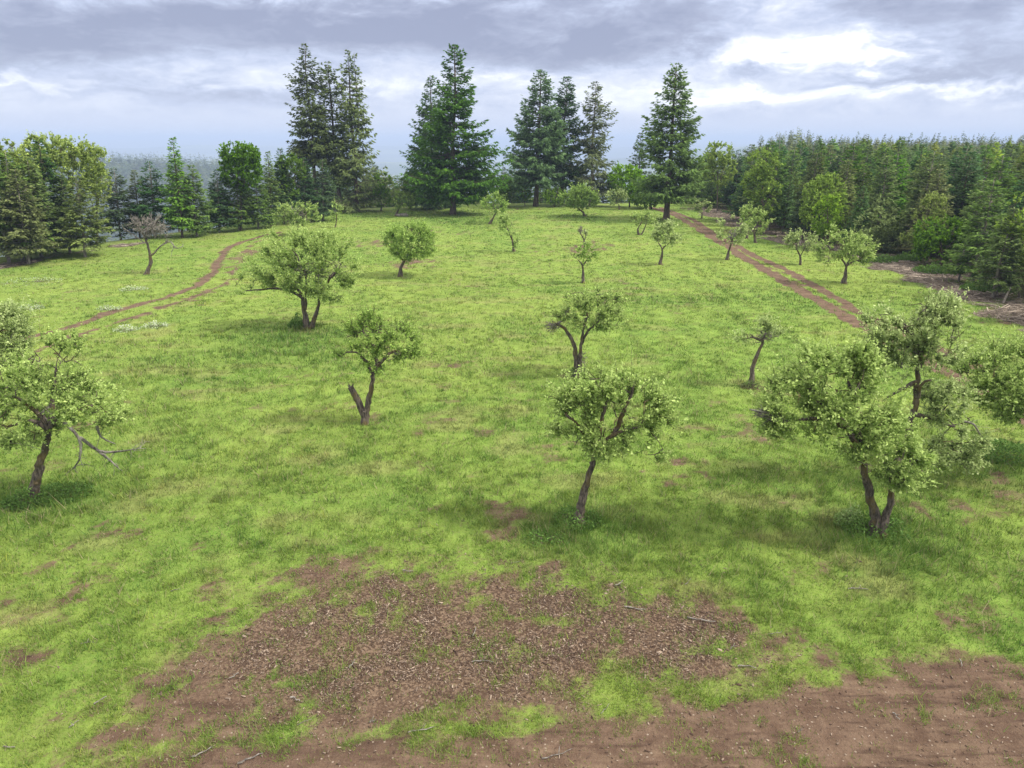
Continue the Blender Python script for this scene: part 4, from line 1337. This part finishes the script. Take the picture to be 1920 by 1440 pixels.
rngc = np.random.RandomState(77)
row = [  # foot x, foot y, top x, top y, variant, label
 (17, 493, 12, 300, 0, 'leftmost conifer of the left row with a bushy olive crown'),
 (42, 487, 30, 285, 2, 'tall conifer just behind the leftmost one'),
 (54, 494, 58, 318, 6, 'conifer on a bare straight trunk third from the left edge'),
 (78, 482, 74, 295, 2, 'full green conifer between the bare-trunked one and the tall slim one'),
 (132, 474, 130, 325, 0, 'short dark conifer between the tall slim one and the greyish one'),
 (104, 474, 95, 262, 1, 'tall slim conifer standing under the light alder'),
 (160, 481, 155, 330, 6, 'greyish conifer standing alone in front of the light alder'),
 (226, 443, 226, 315, 4, 'first of three dark conifers behind the dead apple tree'),
 (262, 440, 263, 318, 3, 'slim middle one of three dark conifers behind the dead apple tree'),
 (292, 442, 287, 303, 4, 'last and tallest of three dark conifers behind the dead apple tree'),
 (342, 444, 338, 258, 5, 'tallest spire of the left row right of the dead apple tree'),
 (369, 441, 370, 308, 2, 'full green conifer beside the tallest spire'),
 (412, 434, 412, 318, 4, 'dark conifer left of the round oak'),
 (449, 431, 447, 302, 2, 'bushy green conifer in front of the round oak'),
 (484, 428, 480, 320, 2, 'shorter green conifer right of the round oak'),
 (509, 424, 505, 284, 5, 'pointed conifer at the end of the left track'),
 (532, 420, 528, 278, 1, 'thin-topped conifer behind the flat-topped apple tree'),
 (572, 416, 575, 296, 4, 'dense rounded dark conifer under the tallest fir of the left group'),
 (606, 414, 612, 300, 4, 'dense dark conifer right of the rounded one below the left fir group'),
]
for (fx, fy, tx, ty, v, lb) in row:
    x, y = ground_px(fx, fy)
    h = h_from_px(y, tx, ty, zat(x, y))
    r_c = put_conifer(v, x, y, h, rngc, lb, 'young conifers in a row along the left meadow edge', wide=1.3 if v != 5 else 1.15)
    lean_to(r_c, max(-.6, min(.6, float(plane_px(tx, ty, y)[0]) - x)), h, rngc.uniform(0, 6.28))
# more behind the row, down the slope
for k in range(36):
    fx = rngc.uniform(-420, 640)
    x, y = ground_px(fx, np.interp(fx, [-420, -140, 0, 250, 430, 640], [585, 525, 498, 452, 430, 398]))
    q = 1 + rngc.uniform(4, 16) / math.hypot(x, y)
    x, y = x * q, y * q
    if 185 < fx < 335 or 115 < fx <= 185:
        continue
    put_conifer(rngc.randint(0, 7), x, y, max(4, rngc.uniform(6.0, 9.0) + zat(x, y) * -.6), rngc, 'young conifer standing back in the slope wood behind the left row', 'young conifers down the slope behind the left row')
# far treeline behind the firs
for k in range(74):
    fx = rngc.uniform(560, 1340)
    x, y = ground_px(fx, 386)
    q = (y + rngc.uniform(3, 34)) / y
    x, y = x * q, y * q
    put_conifer(rngc.randint(0, 7), x, y, max(3.5, rngc.uniform(2.6, 6.5) - zat(x, y)), rngc, 'conifer in the dense treeline behind the tall firs', 'conifers of the treeline behind the tall firs', wide=1.2)
x, y = ground_px(1197, 386)
put_conifer(3, x * 1.2, y * 1.2, h_from_px(y * 1.2, 1197, 248, zat(x * 1.2, y * 1.2)), rngc, 'tall hazy conifer peeping out left of the lone fir', None, wide=1.1)

# plantation right: front individuals then the mass
MAPLES = [(math.degrees(math.atan2(*ground_px(*m_[2]))), math.hypot(*ground_px(*m_[2]))) for m_ in maple[:8]]
FE = np.array(FOREST_EDGE)
cand = []
for yy in np.arange(8, 330, 4.4):
    xin = np.interp(yy, FE[::-1, 1], FE[::-1, 0])
    if yy > FE[0, 1]:
        xin = FE[0, 0] + (yy - FE[0, 1]) * 0.15
    for xx in np.arange(xin + 1.2, xin + 330, 4.4):
        x_ = xx + rngc.uniform(-1.0, 1.0); y_ = yy + rngc.uniform(-1.0, 1.0)
        a = math.degrees(math.atan2(x_, y_))
        if any(abs(a - ma) < 1.25 and math.hypot(x_, y_) < mr + 1.5 for ma, mr in MAPLES):
            continue
        if a < 52 and math.hypot(x_, y_) < 420:
            d_edge = x_ - xin
            cand.append((d_edge, x_, y_))
cand = np.array(cand)
dist = np.hypot(cand[:, 1], cand[:, 2]); azc = np.degrees(np.arctan2(cand[:, 1], cand[:, 2]))
score = dist + np.where(azc > 37, 60, 0) + cand[:, 0] * 1.1
order = np.argsort(score)
NI = 240
front_labels = {
 0: 'first front-row conifer at the right edge, feet in brushwood'}
nfront = 0
for k in order[:NI]:
    de, x, y = cand[k]
    h = (rngc.uniform(6.2, 9.2) if de < 6 else rngc.uniform(7.2, 10.8)) + 1.3 * float(fbm(np.array([x / 14]), np.array([y / 14]), 2, 5)[0])
    if de < 4.5:
        lb, gp = 'front-row conifer of the right plantation rising straight from the brushwood strip', 'front row of the right plantation'
    else:
        lb, gp = 'close-set conifer inside the right plantation behind its front row', 'close-set conifers of the right plantation'
    put_conifer(rngc.randint(0, 7), x, y, h, rngc, lb, gp, 'plantation_conifer', wide=rngc.uniform(1.15, 1.4))


def far_wood():
    rng = np.random.RandomState(12)
    rest = cand[order[NI:]]
    P = [(x, y, rng.uniform(7.0, 10.0) if math.hypot(x, y) < 200 else rng.uniform(7.3, 10.4), rng.uniform(1.0, 1.5)) for (_, x, y) in rest]
    # taller stands further off
    for _ in range(900):
        a = math.radians(rng.uniform(12, 46)); r = rng.uniform(300, 620)
        P.append((r * math.sin(a), r * math.cos(a), rng.uniform(9, 13.5) + (2.5 if math.degrees(a) < 22 else 0), 1.2))
    P = np.array(P)
    return P, rng


def low_conifers(P, rng, name, label, nl=9, nb=10, colr=((.045, .072, .028), (.095, .125, .045)), kind='stuff', taper=.20):
    """P rows x, y, height, width factor; each tree a tier of drooping triangles round a spire"""
    n = len(P)
    z0 = terrain(P[:, 0], P[:, 1])
    P = P.copy(); P[:, 2] += 1.5 * fbm(P[:, 0] / 25, P[:, 1] / 25, 3, 99) + rng.gamma(1.0, .5, n)
    m = nl * nb
    lv = np.tile(np.repeat(np.arange(nl) / nl, nb), n)
    ti = np.repeat(np.arange(n), m)
    N = n * m
    a = rng.uniform(0, 2 * np.pi, N)
    H = P[ti, 2]; Rr = H * taper * P[ti, 3]
    tt = np.clip(lv + rng.uniform(0, 1 / nl, N), 0, .98)
    zc = H * (0.12 + 0.88 * tt)
    L = Rr * (1 - tt) ** .8 * rng.uniform(.7, 1.25, N) + .15
    w = L * rng.uniform(.28, .5, N) + .12
    c, s = np.cos(a), np.sin(a)
    base = np.stack([P[ti, 0], P[ti, 1], z0[ti] + zc + L * .25], -1)
    tip = base + np.stack([c * L, s * L, L * (-.35 + .7 * tt)], -1)
    mid = base + (tip - base) * .6 + np.array([0, 0, .05])
    sd = np.stack([-s, c, rng.normal(0, .3, N)], -1)
    V = np.stack([base, mid + sd * w[:, None] * .5, tip, mid - sd * w[:, None] * .5 - np.array([0, 0, .1])], 1).reshape(-1, 3)
    q = np.arange(N)[:, None] * 4
    F = q + np.array([0, 1, 2, 3])
    tone = rng.uniform(0, 1, n)[ti][:, None] * .6 + rng.uniform(0, .4, N)[:, None]
    col = np.array(colr[0]) * (1 - tone) + np.array(colr[1]) * tone
    tint = np.array([(1, 1, 1), (1.25, 1.05, .8), (.8, .95, 1.2), (1.35, 1.35, .8), (.7, .75, .8)])[rng.randint(0, 5, n)][ti]
    col = col * tint
    o = obj(name, new_mesh(name, V, F, M['needle'], np.repeat(col, 4, 0)))
    tag(o, label, 'wood', None, kind)


P, r_ = far_wood()
d_ = np.hypot(P[:, 0], P[:, 1])
near = P[d_ < 190]; far = P[d_ >= 190]
low_conifers(near, r_, 'plantation_wood', 'dense mass of young conifers deep in the plantation on the right', nl=22, nb=14, colr=((.074, .112, .034), (.215, .290, .075)), taper=.24)
low_conifers(far, r_, 'distant_wood', 'far-off conifer wood along the horizon behind the right plantation', nl=14, nb=8, colr=((.055, .090, .038), (.135, .185, .065)), taper=.17)


def ridge_wood():
    rng = np.random.RandomState(15)
    n = 15000
    a = np.radians(rng.uniform(-62, -10, n)); r = rng.uniform(700, 1560, n)
    P = np.stack([r * np.sin(a), r * np.cos(a), rng.uniform(10, 24, n), rng.uniform(1.2, 2.6, n)], -1)
    low_conifers(P, rng, 'ridge_wood', 'hazy blue-green wood covering the ridge across the valley', nl=5, nb=6, colr=((.030, .055, .025), (.085, .12, .045)), taper=.17)
    n = 2300
    a = np.radians(rng.uniform(-62, 12, n)); er = np.interp(np.degrees(a), _EAZ, _ER, left=75., right=130.)
    r = er + np.where(np.degrees(a) < -12, 70, 34) + 300 * rng.uniform(0, 1, n) ** 1.3
    P = np.stack([r * np.sin(a), r * np.cos(a), rng.uniform(8, 14, n), rng.uniform(1.1, 1.8, n)], -1)
    low_conifers(P, rng, 'slope_wood', 'dark wood on the slope falling away behind the meadow', nl=10, nb=8, colr=((.030, .055, .022), (.085, .13, .04)), taper=.2)


ridge_wood()


# ------------------------------------------------------------------ small plants and sticks
def weed_clump(name, label, px, rad, h, seed, c0, c1, n=1400, leaf=.07, cat='weeds', group=None):
    rng = np.random.RandomState(seed)
    x0, y0 = ground_px(*px)
    r = rad * np.sqrt(rng.uniform(0, 1, n)); a = rng.uniform(0, 2 * np.pi, n)
    x = r * np.cos(a); y = r * np.sin(a) * .8
    hh = h * (1 - (r / rad) ** 2 * .7) * rng.uniform(.1, 1, n) * (1 + .6 * fbm((x + x0) * 3, (y + y0) * 3, 2, seed))
    B = np.stack([x, y, terrain(x + x0, y + y0) - zat(x0, y0) + hh], -1)
    d = unit(rng.normal(0, 1, (n, 3)) + np.array([0, 0, .5]))
    sd = unit(np.cross(d, rng.normal(0, 1, (n, 3))))
    L = leaf * rng.uniform(.6, 1.5, n); w = L * .28
    V = np.stack([B, B + d * L[:, None] * .5 + sd * w[:, None], B + d * L[:, None], B + d * L[:, None] * .5 - sd * w[:, None]], 1).reshape(-1, 3)
    q = np.arange(n)[:, None] * 4
    t = np.clip(hh / h * .6 + rng.uniform(-.2, .5, n), 0, 1)[:, None]
    col = np.array(c0) * (1 - t) + np.array(c1) * t
    root = bpy.data.objects.new(name, None)
    COL.objects.link(root)
    root.location = (x0, y0, zat(x0, y0))
    tag(root, label, cat, group)
    obj('leaves', new_mesh('leaves', V, q + np.array([0, 1, 2, 3]), M['grass'], np.repeat(col, 4, 0)), root)
    sb = Bag()
    for k in range(36):
        i = rng.randint(0, n)
        sb.tube(np.array([[x[i] * .25, y[i] * .25, 0], [x[i], y[i], B[i, 2]]]), [.008, .004], sides=3, cap=False)
    obj('stems', sb.mesh('stems', M['apple_bark']), root)


G1, G2 = (.06, .13, .025), (.17, .30, .065)
weed_clump('weed_clump', 'dark green weeds around the foot of the front centre apple tree', (1080, 985), .75, .55, 1, G1, G2, 1300)
weed_clump('weed_clump', 'nettles left of the front centre tree foot', (1025, 1018), .7, .28, 2, G1, G2, 450)
weed_clump('weed_clump', 'weeds and suckers around the two-stemmed foot at the right front', (1640, 1000), .95, .6, 3, G1, G2, 1500)
weed_clump('weed_clump', 'pale leafy sucker left of the two-stemmed foot', (1590, 985), .45, .65, 4, G2, (.36, .45, .2), 900)
weed_clump('weed_clump', 'dark weeds to the right of the left front tree foot', (115, 925), 1.0, .35, 5, G1, G2, 1600)
weed_clump('weed_clump', 'weeds hugging the foot of the left front tree', (45, 940), .7, .45, 6, G1, G2, 1300)
weed_clump('weed_clump', 'leafy suckers at the left foot of the wide old apple tree', (562, 612), .7, .85, 7, G1, G2, 1300, .1)
weed_clump('weed_clump', 'thin weeds at the foot of the twin-stemmed mid meadow tree', (1083, 704), .6, .55, 8, (.10, .09, .05), G2, 500, .09)
weed_clump('weed_clump', 'dry weeds at the foot of the thin curved apple tree', (1408, 724), .45, .35, 9, (.12, .11, .06), G2, 400, .08)
weed_clump('weed_clump', 'low bramble in the grass at the right edge', (1880, 850), 1.4, .35, 10, G1, G2, 1800, .09)
WW = (.30, .38, .22)
for i, (p, r, lb) in enumerate([((250, 543), 1.1, 'whitish plants left of the left track below the dead tree'), ((55, 580), 1.0, 'pale grey-green clump near the left edge above the track'),
                                ((205, 580), .8, 'small pale clump beside the left track rut'), ((292, 612), .8, 'pale clump right of the left track'),
                                ((238, 619), .8, 'thin row of white flowers right of the left track'), ((60, 530), 2.4, 'long streak of white flowers by the left wood edge')]):
    weed_clump('white_flower_patch', lb, p, r, .30, 40 + i, WW, (.60, .64, .50), 260, .09, 'flowers', 'pale flowering clumps on the left meadow')
for i, (p, r) in enumerate([((1650, 492), 1.6), ((1750, 512), 1.8), ((1840, 545), 1.5), ((1700, 490), 1.3)]):
    lb = ['fern clump in the brushwood below the olive maple', 'green fern clump in the middle of the brushwood strip', 'fern clump near the bare trunks at the right edge', 'bright low bush at the foot of the plantation beside the brushwood'][i]
    weed_clump('fern_clump', lb, p, r, .6, 60 + i, G1, (.14, .25, .05), 1300, .16, 'ferns')

sticks = [((515, 1325), (400, 1318)), ]
ST = [(1045, 1421, 60, .35), (555, 1318, 20, -.5), (470, 1430, 50, .4), (970, 1057, 24, .3), (765, 1073, 20, -.1), (1190, 1143, 38, -.1), (1315, 1164, 55, -.15), (1400, 1255, 34, -.12),
      (905, 1247, 40, -.05), (1135, 1332, 26, .8), (1160, 1095, 18, .6), (700, 1360, 14, .3), (570, 1362, 30, .35), (380, 1418, 44, .45), (190, 1320, 26, .6), (660, 1250, 18, .9),
      (790, 1375, 50, .2), (1455, 1190, 22, .2), (1375, 1215, 16, .5), (1610, 1108, 40, -.1), (1800, 1245, 14, -1.2), (890, 1190, 20, 1.2), (1290, 1095, 14, .8), (330, 1108, 20, .2), (440, 1275, 22, .6),
      (140, 1365, 22, .7), (165, 1210, 24, .1), (20, 1408, 24, 0), (1680, 1345, 18, -.8), (1500, 1375, 12, .4)]
stick_lab = 'bleached broken stick lying on the bare or grassy foreground soil'
rs = np.random.RandomState(3)
for (cx, cy, ln, sl) in ST:
    a = np.array(ground_px(cx - ln / 2 * math.cos(sl), cy + ln / 2 * math.sin(sl))); b = np.array(ground_px(cx + ln / 2 * math.cos(sl), cy - ln / 2 * math.sin(sl)))
    c = (a + b) / 2
    n = 7
    t = np.linspace(-.5, .5, n)[:, None]
    p = (b - a) * t
    L = np.linalg.norm(b - a)
    perp = np.array([-(b - a)[1], (b - a)[0]]) * rs.uniform(-.12, .12)
    p = p + perp * (1 - 4 * t * t) + rs.normal(0, .012, (n, 2))
    z = terrain(p[:, 0] + c[0], p[:, 1] + c[1]) - zat(*c) + .035 + rs.uniform(0, .02, n)
    sb = Bag()
    sb.tube(np.column_stack([p, z]), np.linspace(.015, .007, n) * rs.uniform(.6, 1.4), sides=5, jitter=.2, rng=rs)
    if rs.rand() < .5:
        k = 3
        q0 = np.array([*p[k], z[k]]); d = np.array([*(p[k + 1] - p[k]), .05]); d[:2] = [d[0] * .6 - d[1], d[0] + d[1] * .6]
        sb.tube(np.array([q0, q0 + d * 1.2]), [.009, .004], sides=4)
    o = obj('stick', sb.mesh('stick', M['dead_wood'], True), None, (c[0], c[1], zat(*c)))
    tag(o, stick_lab, 'stick', 'bleached sticks on the foreground soil')

# a grey log under the dark leaning tree, far
x, y = ground_px(755, 406)
lb_ = Bag()
lb_.tube(np.array([[-.9, 0, .15], [0, .1, .22], [.8, 0, .18]]), [.2, .26, .18], sides=8, jitter=.15, rng=rs)
lb_.tube(np.array([[.2, .1, .25], [.6, .2, .6]]), [.08, .04], sides=5)
tag(obj('fallen_log', lb_.mesh('fallen_log', M['dead_wood'], True), None, (x, y, zat(x, y))), 'grey fallen log in the grass beside the dark leaning tree', 'log')

# bare poles and leaning trunks under the plantation edge
poles = [((1797, 528), (1808, 468)), ((1838, 533), (1852, 480)), ((1868, 556), (1876, 500)), ((1894, 550), (1896, 515)), ((1912, 560), (1914, 520)), ((1825, 530), (1822, 510)), ((1840, 520), (1846, 470)),
         ((1880, 570), (1895, 540))]
for k, (p0, p1) in enumerate(poles):
    x, y = ground_px(*p0)
    e = plane_px(p1[0], p1[1], y)
    sb = Bag()
    z0 = zat(x, y)
    d = e - np.array([x, y, z0])
    sb.tube(np.array([[0, 0, -.1], d * .5 + rs.normal(0, .04, 3), d]), [.085, .07, .05], sides=6, jitter=.1, rng=rs)
    for _ in range(4):
        s = rs.uniform(.4, 1); v = rs.normal(0, .35, 3)
        sb.tube(np.array([d * s, d * s + v]), [.018, .008], sides=3)
    o = obj('dead_trunk', sb.mesh('dead_trunk', M['pale_bark'], True), None, (x, y, z0))
    tag(o, 'pale bare dead trunk standing in the brushwood below the plantation edge', 'dead tree', 'pale bare trunks at the plantation edge')

# ------------------------------------------------------------------ air
me = bpy.data.meshes.new('haze')
lo = (-17500, -380, -420.0); hi = (17500, 19000, 60.0)
vs = [(x, y, z) for x in (lo[0], hi[0]) for y in (lo[1], hi[1]) for z in (lo[2], hi[2])]
me.from_pydata(vs, [], [(0, 1, 3, 2), (4, 6, 7, 5), (0, 4, 5, 1), (2, 3, 7, 6), (0, 2, 6, 4), (1, 5, 7, 3)])
hm, ht = new_mat('haze')
pv = nn(ht, 'ShaderNodeVolumePrincipled')
pv.inputs['Color'].default_value = (0.48, 0.60, 0.86, 1)
pv.inputs['Density'].default_value = 0.00030
pv.inputs['Anisotropy'].default_value = 0.0
ho = nn(ht, 'ShaderNodeOutputMaterial')
ht.links.new(pv.outputs[0], ho.inputs['Volume'])
me.materials.append(hm)
tag(obj('haze', me), 'bluish air haze over the valley and hills', None, None, 'stuff')
print('GRASS', NG)
